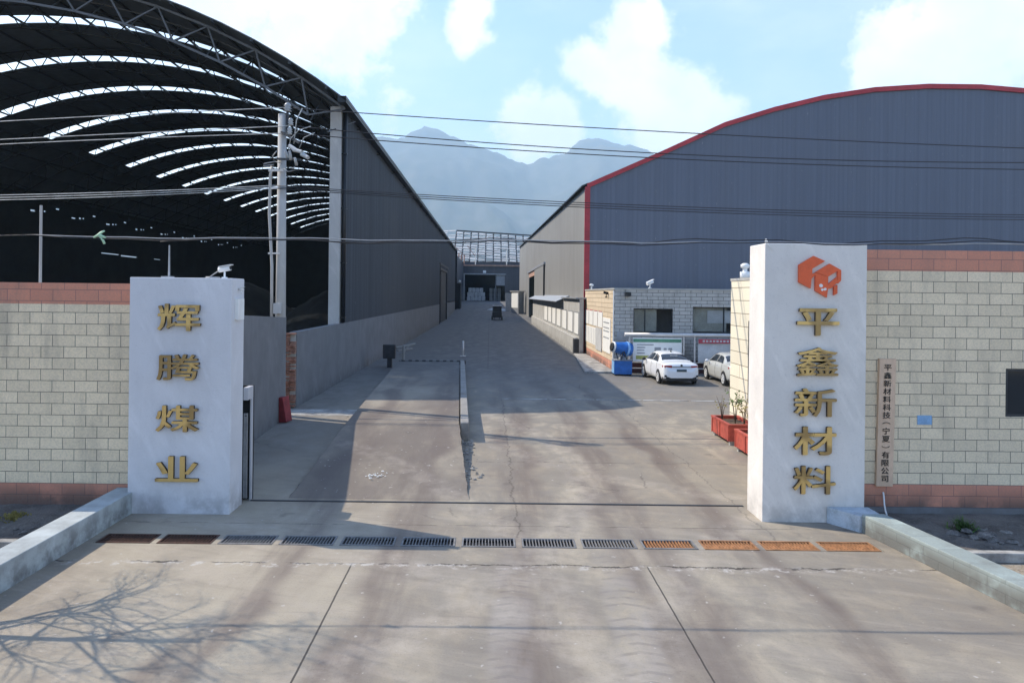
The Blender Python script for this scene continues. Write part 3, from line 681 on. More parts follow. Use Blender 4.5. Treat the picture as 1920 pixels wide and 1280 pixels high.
m = MB(); m.bar(at(508, 353, 24.95), at(522, 352, 24.95), .05); m.build('bracket', 'galvanised', up); m = MB(); m.bar(at(503, 475, 24.95), at(524, 475, 24.95), .04); m.build('bracket', 'galvanised', up)
MB().tube([at(510, 312, 24.95), at(507, 330, 24.95), at(505, 400, 24.95), at(510, 500, 24.95), at(509, 600, 24.9)], .05, 7).build('conduit', 'pole_concrete', up)
c = at(525, 576, 25); MB().box(c.x - .20, c.x + .06, 24.86, 25.02, c.z - .22, c.z + .14).build('meter_box', 'pole_concrete', up, bevel=.02)
m = MB(); mt = Matrix.Translation((-6.62, 23.9, .42)) @ Matrix.Rotation(R(-9), 4, 'Y') @ Matrix.Rotation(R(-25), 4, 'Z')
m.xbox(mt, .34, .3, .80); fb = m.build('fire_box', 'fire_red', label='red metal box leaning against the grey wall by the pole', cat='box', bevel=.015)

# ================================================================== CABLES
def cable(name, lo, mid, hi, Y, x0, x1, r, mat, label, group, wig=0, y_end=None):
    """wire through three seen points (quadratic sag), carried on past both ends"""
    p = [at(*q, Y) for q in (lo, mid, hi)]
    def zf(x):
        s = 0
        for i in range(3):
            k = p[i].z
            for j in range(3):
                if j != i: k *= (x - p[j].x) / (p[i].x - p[j].x)
            s += k
        return s
    n = 60; pts = []
    for i in range(n + 1):
        x = x0 + (x1 - x0) * i / n
        pts.append((x, Y + wig * .7 * math.sin(x * 2.1 + wig * 90), zf(x) + wig * math.sin(x * 1.7 + wig * 60) + wig * .6 * math.sin(x * 4.3 + wig * 35)))
    return MB().tube(pts, r, 5).build(name, mat, label=label, cat='cable', group=group)
gp = 'overhead power wires'
xp = at(533, 203, 25.15).x
cable('power_cable', (0, 228), (270, 214), (533, 202), 25.15, -26, xp, .016, 'cable_sunlit', 'topmost pale wire left of the concrete pole', gp)
cable('power_cable', (0, 262), (270, 249), (545, 236), 25.0, -26, at(545, 236, 25).x, .016, 'cable_sunlit', 'second pale wire from the top left of the pole', gp)
cable('power_cable', (0, 271), (270, 259), (543, 250), 25.0, -26, at(543, 250, 25).x, .016, 'cable_sunlit', 'third pale wire from the top left of the pole', gp)
cable('power_cable', (533, 202), (1240, 247), (1920, 278), 25.15, xp, 27, .017, 'cable_black', 'topmost black wire right of the pole before the mountains', gp)
cable('power_cable', (545, 236), (1221, 287), (1920, 305), 25.0, at(545, 236, 25).x, 27, .017, 'cable_black', 'second black wire from the top right of the pole', gp)
cable('power_cable', (543, 250), (1200, 295), (1920, 318), 25.0, at(543, 250, 25).x, 27, .017, 'cable_black', 'third black wire from the top right of the pole', gp)
for k, nm in enumerate(('upper', 'middle', 'lower')):
    d = k * 4.5
    cable('power_cable', (0, 366 + d), (260, 359 + d * .9), (516, 348 + d * .6), 24.95, -26, at(516, 350, 24.95).x, .016, 'cable_sunlit', f'{nm} wire of the triple line at mid height left of the pole', gp)
    cable('power_cable', (516, 348 + d * .6), (1000, 376 + d * .9), (1920, 403 + d), 24.95, at(516, 350, 24.95).x, 27, .014, 'cable_black', f'{nm} wire of the triple line at mid height right of the pole', gp)
cable('power_cable', (0, 442), (900, 451), (1920, 459), 11.4, -14, 14, .009, 'cable_grey', 'upper strand of the low twisted line across the pillars', gp, .012)
cable('power_cable', (0, 443), (900, 455), (1920, 455), 11.38, -14, 14, .008, 'cable_black', 'lower strand of the low twisted line across the pillars', gp, .02)
cable('power_cable', (400, 450), (1056, 452), (1700, 452), 11.43, at(300, 440, 11.4).x, 14, .008, 'cable_black', 'thin black strand of the low twisted line', gp, .03)
m = MB(); c = at(186, 443, 11.4)
for pts in ([(176, 446), (184, 441), (190, 436), (196, 433)], [(182, 441), (190, 442), (198, 446)], [(188, 444), (193, 450), (196, 457)], [(186, 439), (192, 443), (190, 446)]):
    m.tube([at(u, v, 11.4) for u, v in pts], [.018, .02, .02, .012][:len(pts)], 5)
m.build('plastic_shred', 'plastic_shred', label='torn green plastic shred caught on the low line', cat='plastic')

# ================================================================== SMALL THINGS ON THE PILLARS AND WALLS
def bullet_camera(loc, rz, label, sc=1.0, mat='white_paint', tilt=-10):
    t = thing('security_camera', loc, label, 'camera', 'security cameras')
    T = Matrix.Translation(loc) @ Matrix.Rotation(R(rz), 4, 'Z')
    m = MB(); m.bar(T @ Vector((0, 0, 0)), T @ Vector((0, 0, .13 * sc)), .018 * sc, n=8); m.bar(T @ Vector((-.05 * sc, 0, .004)), T @ Vector((.05 * sc, 0, .004)), .03 * sc); m.build('mount', mat, t)
    H = T @ Matrix.Translation((0, 0, .18 * sc)) @ Matrix.Rotation(R(tilt), 4, 'Y')
    m = MB(); m.bar(H @ Vector((-.12 * sc, 0, 0)), H @ Vector((.12 * sc, 0, 0)), .05 * sc, n=12, smooth=True); m.xbox(H @ Matrix.Translation((.03 * sc, 0, .058 * sc)), .26 * sc, .12 * sc, .012 * sc); m.build('housing', mat, t)
    MB().bar(H @ Vector((.12 * sc, 0, 0)), H @ Vector((.128 * sc, 0, 0)), .036 * sc, n=12).build('lens', 'black_pipe', t)
    return t
bullet_camera((-5.09, 14.2, 4.45), -10, 'white bullet camera on top of the left pillar', 1.0)
m = MB(); m.tube([(-5.38, 14.2, 4.47), (-5.25, 14.2, 4.56), (-5.15, 14.2, 4.63)], .012, 5); m.tube([(-5.45, 14.2, 4.462), (-5.3, 14.2, 4.464), (-5.2, 14.25, 4.462)], .02, 5)
m.build('camera_cable', 'cable_grey', label='grey cable coiled beside the bullet camera on the left pillar', cat='cable')
bullet_camera((-4.80, 14.3, 4.17), 0, 'tiny white camera on the side of the left pillar near its top', .45)
m = MB(); m.bar((-6.2, 14.3, 4.45), (-6.2, 14.3, 5.08), .02, .014, 6); m.box(-6.33, -6.12, 14.24, 14.36, 4.45, 4.48)
m.build('antenna', 'grey_metal', label='thin antenna rod on a base plate on the left pillar', cat='antenna')
MB().bar((-10.45, 17.2, -.05), (-10.45, 17.2, 6.15), .035, .03, 8).build('steel_pole', 'pole_concrete', label='thin pale steel pole rising behind the left boundary wall', cat='pole')
c = at(1414, 450, 13.95)
m = MB(); m.lathe((5.2, 13.95, 5.22), [(.012, 0), (.026, .015), (.018, .045), (.026, .065), (.012, .085)], 10); m.tube([(5.2, 13.92, 5.3), (5.21, 13.86, 5.2), (5.3, 13.86, 5.08)], .005, 4)
m.build('insulator', 'white_paint', label='small white insulator on the corner of the tall pillar', cat='insulator')

# ================================================================== LEFT SHED
XA, RA, ZC = -25.3, 30.9, -11.63
AE = math.asin(18.7 / RA)
def arc(a, d=0.0): return (XA + (RA - d) * math.sin(a), ZC + (RA - d) * math.cos(a))
FY, BY = 35.5, 150.0
sh = thing('storage_shed', (-25, 60, 0), 'huge dark barrel-roofed open shed with glowing skylight strips on the left', 'shed')
SKY0 = 41.2; NS = 16; BAY = 6.9
a_l, a_r = math.asin((-37.2 - XA) / RA), math.asin((-11.6 - XA) / RA)
def slab(mb, a0, a1, y0, y1, th=.05, n=24):
    us = [a0 + (a1 - a0) * i / n for i in range(n + 1)]
    mb.grid(lambda a, y: (arc(a)[0], y, arc(a)[1]), us, [y0, y1], False, True)
    mb.grid(lambda a, y: (arc(a, th)[0], y, arc(a, th)[1]), us, [y0, y1], False, False)
    for y, fl in ((y0, False), (y1, True)):
        mb.grid(lambda a, d: (arc(a, d)[0], y, arc(a, d)[1]), us, [0, th], False, fl)
rf = MB(); y = FY - 1.9; skl = []
for k in range(NS):
    ys_ = SKY0 + BAY * k; hw = .60
    slab(rf, -AE, AE, y, ys_ - hw); slab(rf, -AE, a_l, ys_ - hw, ys_ + hw, n=6); slab(rf, a_r, AE, ys_ - hw, ys_ + hw, n=6); skl.append((ys_ - hw, ys_ + hw)); y = ys_ + hw
slab(rf, -AE, AE, y, BY)
rf.build('roof', 'shed_roof', sh)
for y0, y1 in skl:
    m = MB(); slab(m, a_l, a_r, y0 + .002, y1 - .002, .012); m.build('skylight', 'skylight_sheet', sh)
NP = 20
for i in range(NP):
    a = -AE + 2 * AE * (i + .5) / NP; x, z = arc(a, .16)
    MB().box(x - .03, x + .03, FY - 2.15, BY, z - .06, z + .06).build('purlin', 'truss_steel', sh)
def truss(Y, mat, dep=1.35, r=.055, n=30):
    m = MB(); top = [Vector((*arc(-AE + 2 * AE * i / n, .32), 0)) for i in range(n + 1)]; bot = [Vector((*arc(-AE + 2 * AE * (i + .5) / n, .32 + dep), 0)) for i in range(n)]
    f = lambda v, dy=0: (v.x, Y + dy, v.y)
    for i in range(n): m.bar(f(top[i]), f(top[i + 1]), r, n=4, cap=False)
    for i in range(n - 1): m.bar(f(bot[i]), f(bot[i + 1]), r, n=4, cap=False)
    for i in range(n): m.bar(f(top[i]), f(bot[i]), r * .7, n=4, cap=False); m.bar(f(bot[i]), f(top[i + 1]), r * .7, n=4, cap=False)
    m.build('roof_truss', mat, sh)
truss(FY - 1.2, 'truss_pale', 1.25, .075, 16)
m = MB()
for i in range(21):          # second layer of the front frame
    a = -AE + 2 * AE * i / 20; x, z = arc(a, .32); x2, z2 = arc(min(AE, a + AE / 20), 1.67); m.bar((x, FY + 1.3, z), (x2, FY - 1.2, z2), .035, n=4)
    if i < 20: a2 = a + AE / 10; xx, zz = arc(a2, .32); m.bar((x, FY + 1.3, z), (xx, FY + 1.3, zz), .04, n=4)
m.build('front_frame', 'truss_pale', sh)
for k in range(NS): truss(SKY0 - 2.8 + BAY * k, 'truss_silhouette', 1.2, .045, 24)
wall_pieces(MB(), 'y', FY, BY, -7.06, -7.0, 2.752, 13.0, [(104, 120, 2.752, 7.6)]).build('side_wall', 'shed_wall_cladding', sh)
lh = []
for k in range(9):
    b = 70 + 6.9 * k
    lh += [(b + random.uniform(0, .3), b + random.uniform(.8, 1.1), 11.6, 11.6 + random.uniform(.14, .24)), (b + 1.5, b + 2.0, 11.68, 11.86), (b + 2.2, b + 2.6, 11.75, 11.9), (b + 4.2, b + 4.9, 12.2, 12.36)]
lh += [(83, 87, 8.3, 8.42), (87.4, 91.4, 8.2, 8.36), (96, 98, 8.25, 8.33)]
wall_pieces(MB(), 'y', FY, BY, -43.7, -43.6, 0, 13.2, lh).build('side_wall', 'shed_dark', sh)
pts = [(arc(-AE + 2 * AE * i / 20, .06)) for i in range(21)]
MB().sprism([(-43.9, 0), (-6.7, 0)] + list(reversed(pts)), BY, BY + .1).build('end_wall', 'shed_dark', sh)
m = MB(); m.box(-6.998, -6.62, FY - 1.9, BY, 12.86, 13.14); m.build('gutter', 'black_pipe', sh)
for x in (-7.38, -43.3): MB().box(x - .25, x + .25, 35.0, 35.5, -.05, 13.0).build('column', 'pole_concrete', sh)
m = MB(); m.bar((-7.0, 35.36, 2.78), (-7.0, 35.36, 12.9), .11, n=12, smooth=True)
for z in (3.0, 5.6, 8.2, 10.8): m.box(-7.13, -6.87, 35.24, 35.49, z, z + .05)
m.build('drainpipe', 'black_pipe', sh)
dr = MB(); dr.box(-7.0, -6.9, 103.5, 103.9, 0, 8.6); dr.box(-7.0, -6.9, 120.1, 120.5, .1, 8.3); dr.box(-7.0, -6.9, 103.9, 120.1, 7.6, 7.9)
d = dr.build('door_frame', 'black_pipe', sh)
MB().box(-7.2, -7.1, 108, 120, .05, 7.6).build('door_leaf', 'dark_metal', sh)
MB().box(-7.0, -6.93, 103.0, 124, 8.3, 8.62).build('door_rail', 'dark_metal', sh)
mb = MB()
def heap(cx, cy, rx, ry, h, seed, name='coal_heap', label='', mat='coal'):
    def f(r, a):
        k = max(0, 1 - r) ; z = h * (k ** .9) * (1 + .25 * mnoise.noise(Vector((math.cos(a) * 2 * r, math.sin(a) * 2 * r, seed)))) + .25 * h * .2 * mnoise.noise(Vector((r * 9 * math.cos(a), r * 9 * math.sin(a), seed + 3)))
        return (cx + rx * r * math.cos(a), cy + ry * r * math.sin(a), max(-.02, z - .02))
    MB().grid(f, [i / 14 for i in range(15)], [2 * math.pi * i / 40 for i in range(41)], True, False).build(name, mat, label=label, cat='coal heap')
heap(-13, 62, 6, 14, 4.6, 1, label='tall black coal heap in the shed behind the concrete column')
heap(-24, 70, 9, 16, 5.5, 5, label='broad black coal heap deep inside the left shed')

# ================================================================== RIGHT HALL
hl = thing('steel_hall', (33, 54, 0), 'big blue-grey steel hall with arched red-edged gable on the right', 'hall')
half = [(7.0, 12.2), (12.42, 14.64), (17.0, 16.8), (20.6, 17.95), (24.2, 18.86), (27.9, 19.47), (31.8, 19.76)]
prof = half + [(67.4 - x, z) for x, z in reversed(half)]
MB().sprism([(7.0, -.05), (60.4, -.05)] + list(reversed(prof)), 54.0, 54.12).build('gable_wall', 'hall_front_cladding', hl)
m = MB(); RISE = 3.0; HY = 172.0
for (x0, z0), (x1, z1) in zip(prof, prof[1:]):
    m.add([(x0, 53.9, z0 + .02), (x1, 53.9, z1 + .02), (x1, HY, z1 + RISE), (x0, HY, z0 + RISE), (x0, 53.9, z0 + .10), (x1, 53.9, z1 + .10), (x1, HY, z1 + RISE + .08), (x0, HY, z0 + RISE + .08)],
          [(3, 2, 1, 0), (4, 5, 6, 7), (0, 1, 5, 4), (2, 3, 7, 6)])
m.build('roof', 'grey_metal', hl)
m = MB()
for (x0, z0), (x1, z1) in zip(prof, prof[1:]):
    m.add([(x0, 53.86, z0 - .20), (x1, 53.86, z1 - .20), (x1, 53.86, z1 + .14), (x0, 53.86, z0 + .14), (x0, 53.998, z0 - .20), (x1, 53.998, z1 - .20), (x1, 53.998, z1 + .14), (x0, 53.998, z0 + .14)],
          [(0, 1, 2, 3), (7, 6, 5, 4), (3, 2, 6, 7), (0, 4, 5, 1)])
m.build('verge_trim', 'red_trim', hl)
MB().box(6.86, 7.24, 53.84, 54.0, 0, 12.12).build('corner_trim', 'red_trim', hl)
m = MB()
for lo, hi, zb in ((54.02, 111.8, None), (111.8, 130, 8.0), (130, HY, None)):
    z0 = zb if zb else -.05; zt = lambda y: 12.16 + RISE * (y - 54) / (HY - 54)
    m.add([(6.9, lo, z0), (7.0, lo, z0), (7.0, hi, z0), (6.9, hi, z0), (6.9, lo, zt(lo)), (7.0, lo, zt(lo)), (7.0, hi, zt(hi)), (6.9, hi, zt(hi))],
          [(0, 3, 2, 1), (4, 5, 6, 7), (0, 1, 5, 4), (1, 2, 6, 5), (2, 3, 7, 6), (3, 0, 4, 7)])
m.build('side_wall', 'hall_side_cladding', hl)
m = MB(); m.add([(6.6, 53.9, 12.1), (7.1, 53.9, 12.32), (7.1, HY, 12.32 + RISE), (6.6, HY, 12.1 + RISE), (6.6, 53.9, 12.2), (7.1, 53.9, 12.42), (7.1, HY, 12.42 + RISE), (6.6, HY, 12.2 + RISE)],
    [(0, 3, 2, 1), (4, 5, 6, 7), (0, 1, 5, 4), (1, 2, 6, 5), (2, 3, 7, 6), (3, 0, 4, 7)]); m.build('eave', 'black_pipe', hl)
MB().box(7.0, 60.4, HY, HY + .1, -.05, 15).build('end_wall', 'shed_dark', hl)
MB().box(6.72, 6.89, 93, 111.6, .15, 8.0).build('door_leaf', 'hall_side_cladding', hl)
MB().box(6.66, 6.90, 92, 132, 8.0, 8.35).build('door_rail', 'grey_metal', hl)
MB().box(6.70, 6.89, 92.6, 92.98, .1, 8.0).build('door_edge', 'black_pipe', hl)
MB().box(6.85, 6.895, 112.5, 129, 7.2, 7.95).build('door_header', 'rust_column', hl)

# low notice wall in front of it
lw = thing('notice_wall', (6.5, 80, 0), 'low grey wall with a metal canopy and a row of notices before the hall', 'wall')
MB().box(6.40, 6.70, 52.6, 109, 0, 3.95).build('wall', 'low_wall_render', lw)
MB().box(6.18, 6.398, 53.4, 108.5, -.02, 1.15).build('ledge', 'low_wall_render', lw, bevel=.02)
MB().box(6.05, 6.40, 52.6, 53.38, -.02, 1.1).build('end_box', 'dark_metal', lw)
m = MB(); m.add([(5.75, 64, 3.62), (6.9, 64, 4.12), (6.9, 109.5, 4.12), (5.75, 109.5, 3.62), (5.75, 64, 3.68), (6.9, 64, 4.2), (6.9, 109.5, 4.2), (5.75, 109.5, 3.68)],
    [(0, 3, 2, 1), (4, 5, 6, 7), (0, 1, 5, 4), (1, 2, 6, 5), (2, 3, 7, 6), (3, 0, 4, 7)]); m.build('canopy', 'grey_metal', lw)
MB().box(6.15, 6.9, 52.6, 63.9, 3.96, 4.06).build('coping', 'grey_metal', lw)
order = ['nearest', 'second nearest', 'third nearest', 'middle', 'fifth nearest', 'sixth nearest', 'farthest']
for i, (y0, y1) in enumerate(((52.9, 55.5), (56.6, 59.9), (61.2, 64.7), (66.2, 69.9), (71.2, 75), (76.2, 80.2), (81.4, 86))):
    t = thing('notice_board', (6.38, (y0 + y1) / 2, 2.2), f'{order[i]} white notice board on the low grey wall', 'notice board', 'white notices on the low grey wall')
    MB().box(6.375, 6.40, y0, y1, 1.42, 2.95).build('panel', 'white_paper', t)
    m = MB(); 
    for a, b, c_, d_ in ((y0 - .07, y1 + .07, 2.95, 3.02), (y0 - .07, y1 + .07, 1.35, 1.42), (y0 - .07, y0, 1.42, 2.95), (y1, y1 + .07, 1.42, 2.95)): m.box(6.365, 6.40, a, b, c_, d_)
    m.build('frame', 'grey_metal', t)
MB().prism([(5.2, 40.0), (6.86, 40.0), (6.86, 52.5), (6.0, 52.5)], -.05, .10).build('kerb_strip', 'low_wall_render', kind='structure')

# ================================================================== GUARDHOUSE
gu = thing('guardhouse', (11, 44, 0), 'flat-roofed block guardhouse with two windows beside the yard', 'guardhouse')
GY = 40.8
W1, W2 = (7.95, 10.13, 2.2, 3.53), (11.22, 14.4, 2.2, 3.65)
wall_pieces(MB(), 'x', 6.9, 18, GY, GY + .3, -.05, 4.55, [W1, W2]).build('front_wall', 'block_guard_front', gu)
MB().box(6.9, 7.2, GY + .3, 53.3, -.05, 4.55).build('side_wall', 'block_guard_side', gu)
m = MB(); m.box(7.2, 18, 53.0, 53.3, -.05, 4.55); m.box(17.7, 18, GY + .3, 53, -.05, 4.55); m.build('back_wall', 'grey_render', gu)
MB().box(6.86, 18.04, GY - .04, 53.34, 4.55, 4.64).build('roof', 'low_wall_render', gu)
for k, (x0, x1, z0, z1) in enumerate((W1, W2)):
    m = MB(); m.box(x0, x0 + .05, GY + .1, GY + .2, z0, z1); m.box(x1 - .05, x1, GY + .1, GY + .2, z0, z1); m.box(x0 + .05, x1 - .05, GY + .1, GY + .2, z0, z0 + .05); m.box(x0 + .05, x1 - .05, GY + .1, GY + .2, z1 - .05, z1)
    xm = x0 + (x1 - x0) * (.3 if k == 0 else .55); m.box(xm - .025, xm + .025, GY + .1, GY + .2, z0 + .05, z1 - .05)
    wn = m.build('window', 'dark_metal', gu)
    MB().box(x0 + .05, xm - .025, GY + .14, GY + .155, z0 + .05, z1 - .05).build('pane', 'window_glass', wn)
    MB().box(xm + .025, x1 - .05, GY + .14, GY + .155, z0 + .05, z1 - .05).build('pane', 'window_glass', wn)
    MB().box(x0 + .06, x0 + (x1 - x0) * .62, GY + .36, GY + .40, z0 + .06 + (0 if k == 0 else .02), z1 - .06).build('pale_backing', simple('pale_backing%d' % k, (.34, .33, .28), .8, 0, .15, 1.5), wn)  # added pale panel behind the glass, lightens the dark interior
    if k: MB().box(x0 + .9, x1 - .5, GY + .33, GY + .35, z0 + .55, z1 - .2).build('poster', 'grey_paper', wn)
MB().box(7.2, 17.7, GY + 1.6, GY + 1.7, 0, 4.5).build('inner_partition', 'grey_render', gu)
MB().bar((6.87, GY + .1, .1), (6.87, GY + .1, 4.5), .045, n=8).build('downpipe', 'white_paint', gu)
MB().box(7.05, 7.75, GY - .06, GY - .002, 1.75, 2.25).build('meter_box', 'grey_metal', gu)
m = MB(); m.box(7.45, 7.75, GY - .25, GY - .05, 4.2, 4.42); m.box(7.56, 7.64, GY - .05, GY, 4.27, 4.35)
m.build('floodlight', 'black_pipe', label='small black floodlight under the guardhouse roof edge', cat='floodlight')
bullet_camera((8.9, GY + .3, 4.64), 20, 'white bullet camera tilted on the guardhouse roof', 1.7, 'white_paint', -22)
m = MB(); m.bar((6.95, 50.5, 4.6), (6.95, 50.5, 4.85), .05, n=8); m.sphere((6.95, 50.5, 4.92), .15, 12, 8, (1, 1, .6)); m.build('dome_lamp', 'white_paint', label='white dome lamp on the back corner of the guardhouse roof', cat='lamp')
bullet_camera((6.78, GY + 2.2, 4.12), 200, 'small black camera under the guardhouse roof on the sunny side', 1.3, 'black_pipe')
four = ['farthest', 'second farthest', 'second nearest', 'nearest']
for i in range(4):
    y1 = 53.0 - i * 2.05; t = thing('notice_board', (6.88, y1 - .9, 2.9), f'{four[i]} of four white certificates on the sunny guardhouse side', 'notice board', 'white certificates on the guardhouse')
    MB().box(6.87, 6.898, y1 - 1.8, y1, 2.25, 3.2).build('panel', 'white_paper', t); MB().box(6.866, 6.898, y1 - 1.5, y1 - .4, 3.202, 3.25).build('title', 'poster_red', t)
t = thing('notice_board', (6.88, 49, 1.6), 'wide white notice board with vertical columns on the sunny guardhouse side', 'notice board')
MB().box(6.87, 6.898, 45.2, 53.0, 1.0, 2.12).build('panel', 'white_paper', t)
m = MB()
for i in range(7): m.box(6.862, 6.869, 52.8 - i * .8 - .06, 52.8 - i * .8, 1.05, 2.05)
m.build('columns', 'ink_grey', t); MB().box(6.85, 6.868, 45.2, 47.6, .78, 2.2).build('framed_sheet', 'grey_paper', t)
t = thing('notice_board', (6.88, 43.4, 2.2), 'stacked white information sheets near the guardhouse corner', 'notice board')
MB().box(6.87, 6.898, 42.0, 44.8, .9, 2.9).build('panel', 'white_paper', t)
m = MB()
for z in (2.6, 2.3, 2.1, 1.72): m.box(6.862, 6.869, 42.4, 44.5, z, z + .07)
m.build('printed_lines', 'ink_grey', t)
# notice rack in front of the guardhouse
rk = thing('notice_rack', (11, 40.1, 0), 'long white steel rack holding two big notice boards before the guardhouse', 'rack')
MB().bar((7.35, 40.1, 2.12), (16.5, 40.1, 2.12), .11, n=10, smooth=True).build('top_beam', 'galvanised', rk)
m = MB()
for x in (7.62, 10.55, 11.15, 14.4): m.bar((x, 40.1, 0), (x, 40.1, 2.04), .05, n=8)
m.build('post', 'galvanised', rk)
m = MB(); m.bar((7.62, 40.12, .3), (14.4, 40.12, .3), .03, n=6); m.bar((7.62, 40.12, .62), (14.4, 40.12, .62), .03, n=6); m.build('rail', 'galvanised', rk)
MB().box(7.4, 16, 40.5, 40.56, .02, .72).build('skirting_panel', 'maroon', label='dark maroon low panel behind the notice rack', cat='panel')
t = thing('display_board', (9.1, 40.05, 1.3), 'white and green information board on the rack behind the white car', 'display board', 'boards on the rack')
MB().box(7.78, 10.42, 40.0, 40.03, .68, 1.96).build('panel', 'white_paper', t)
MB().box(7.80, 10.40, 39.99, 39.998, 1.72, 1.9).build('header', 'poster_green', t)
m = MB()
for i, (a, b) in enumerate(((8.0, 8.9), (8.0, 8.45), (8.0, 8.4), (8.0, 8.42))): m.box(a, b, 39.99, 39.998, 1.56 - i * .15, 1.61 - i * .15)
m.box(8.95, 9.3, 39.99, 39.998, 1.25, 1.45); m.box(9.45, 9.6, 39.99, 39.998, 1.3, 1.42); m.box(9.7, 9.9, 39.99, 39.998, 1.3, 1.42)
m.build('printed_blocks', 'ink_grey', t)
MB().box(7.95, 8.65, 39.99, 39.998, .8, 1.0).build('olive_block', 'poster_olive', t); MB().box(8.8, 9.3, 39.99, 39.998, .8, 1.0).build('brown_block', 'maroon', t)
t = thing('display_board', (12.7, 40.05, 1.3), 'grey sheeted board with a red headed banner behind the silver car', 'display board', 'boards on the rack')
MB().grid(lambda a, b: (11.3 + 2.9 * a, 39.99 - .04 * math.sin(a * 9) * math.sin(b * 5) , .66 + 1.28 * b), [i / 24 for i in range(25)], [i / 12 for i in range(13)], True, False).build('panel', 'grey_paper', t)
MB().box(11.3, 14.2, 39.90, 39.925, 1.70, 1.93).build('header', 'poster_red', t)
m = MB()
for i in range(14): m.box(11.52 + i * .185, 11.64 + i * .185, 39.89, 39.898, 1.77, 1.87)
m.build('header_lettering', 'grey_paper', t)

# ================================================================== RIGHT GATEHOUSE
gt = thing('gatehouse', (12, 19, 0), 'cream block gatehouse behind the tall pillar with a sunlit side', 'gatehouse')
MB().box(7.8, 8.1, 14.75, 23.9, -.05, 4.72).build('side_wall', 'block_gatehouse_side', gt)
m = MB(); m.box(8.1, 30, 23.6, 23.9, -.05, 4.72); m.build('back_wall', 'block_guard_front', gt)
MB().box(7.78, 30, 14.76, 23.92, 4.72, 4.80).build('roof', 'low_wall_render', gt)
MB().box(7.74, 7.80, 22.02, 22.10, 1.05, 3.5).build('pipe_slot', 'dark_metal', gt)
m = MB(); m.lathe((8.0, 23.2, 4.80), [(.10, 0), (.15, .02), (.15, .20), (.07, .22), (.07, .30), (.13, .33), (.14, .42), (.06, .47)], 14)
m.build('roof_vent', 'white_paint', label='round white vent on the roof of the gatehouse', cat='vent')
def planter(x0, x1, y0, y1, label, plants):
    t = thing('planter_box', ((x0 + x1) / 2, (y0 + y1) / 2, 0), label, 'planter', 'red planter boxes')
    m = MB(); h0, h1 = .12, .56; w_ = .04
    m.box(x0, x1, y0, y0 + w_, h0, h1); m.box(x0, x1, y1 - w_, y1, h0, h1); m.box(x0, x0 + w_, y0 + w_, y1 - w_, h0, h1); m.box(x1 - w_, x1, y0 + w_, y1 - w_, h0, h1); m.box(x0 + w_, x1 - w_, y0 + w_, y1 - w_, h0, h0 + .05); m.build('box', 'planter_red', t)
    m = MB(); e = .025; m.box(x0 - e, x1 + e, y0 - e, y0 + w_ + e, h1, h1 + .04); m.box(x0 - e, x1 + e, y1 - w_ - e, y1 + e, h1, h1 + .04); m.box(x0 - e, x0 + w_ + e, y0 + w_ + e, y1 - w_ - e, h1, h1 + .04); m.box(x1 - w_ - e, x1 + e, y0 + w_ + e, y1 - w_ - e, h1, h1 + .04)
    ym = (y0 + y1) / 2
    for yy in (y0 + .03, y1 - .09, ym): m.box(x0 - .02, x0, yy, yy + .06, h0, h1)
    m.build('rim', 'planter_red', t)
    for xx, yy in ((x0 + .1, y0 + .1), (x1 - .1, y0 + .1), (x0 + .1, y1 - .1), (x1 - .1, y1 - .1)): MB().box(xx - .06, xx + .06, yy - .06, yy + .06, 0, h0).build('foot', 'low_wall_render', t)
    MB().grid(lambda a, b: (a, b, .5 + .03 * mnoise.noise(Vector((a * 7, b * 7, 1)))), [x0 + w_ + (x1 - x0 - 2 * w_) * i / 8 for i in range(9)], [y0 + w_ + (y1 - y0 - 2 * w_) * i / 10 for i in range(11)], True, True).build('soil', 'soil', t)
    for (px, py, hh, leafy, lab) in plants:
        s = thing('potted_plant', (px, py, .5), lab, 'plant', 'straggly plants in the planters')
        st = MB(); lf = MB()
        for k in range(7):
            a = random.uniform(0, 6.28); sp = random.uniform(.06, .26); top = Vector((px + sp * math.cos(a), py + sp * math.sin(a), .5 + hh * random.uniform(.6, 1)))
            midp = Vector((px + sp * .3 * math.cos(a + .5), py + sp * .3 * math.sin(a + .5), .5 + hh * .5)); st.tube([(px, py, .48), midp, top], [.012, .009, .004], 5)
            for j in range(leafy):
                q = midp.lerp(top, random.uniform(.1, 1.0)) + Vector((random.uniform(-.07, .07), random.uniform(-.07, .07), random.uniform(-.05, .05)))
                d1 = Vector((random.uniform(-1, 1), random.uniform(-1, 1), random.uniform(-.6, .6))).normalized(); d2 = d1.orthogonal().normalized(); L = random.uniform(.05, .10)
                lf.add([q, q + d1 * L * .5 + d2 * L * .3, q + d1 * L, q + d1 * L * .5 - d2 * L * .3], [(0, 1, 2, 3)])
        st.build('stems', 'twig', s)
        if leafy: lf.build('leaves', 'dry_leaf' if leafy < 9 else 'leaf_green', s)
random.seed(11)
planter(6.83, 7.62, 20.95, 22.6, 'farther red planter box by the gatehouse wall', [(7.05, 22.3, .75, 2, 'thin bare plant at the back of the farther planter'), (7.25, 21.7, 1.05, 14, 'leafy green plant in the middle of the farther planter'), (7.35, 21.2, .8, 6, 'dry yellowing plant at the front of the farther planter')])
planter(6.78, 7.60, 18.6, 20.3, 'nearer red planter box half behind the tall pillar', [(7.1, 19.9, .75, 8, 'dry plant at the back of the nearer planter'), (7.35, 19.4, .6, 10, 'low green plant in the nearer planter')])

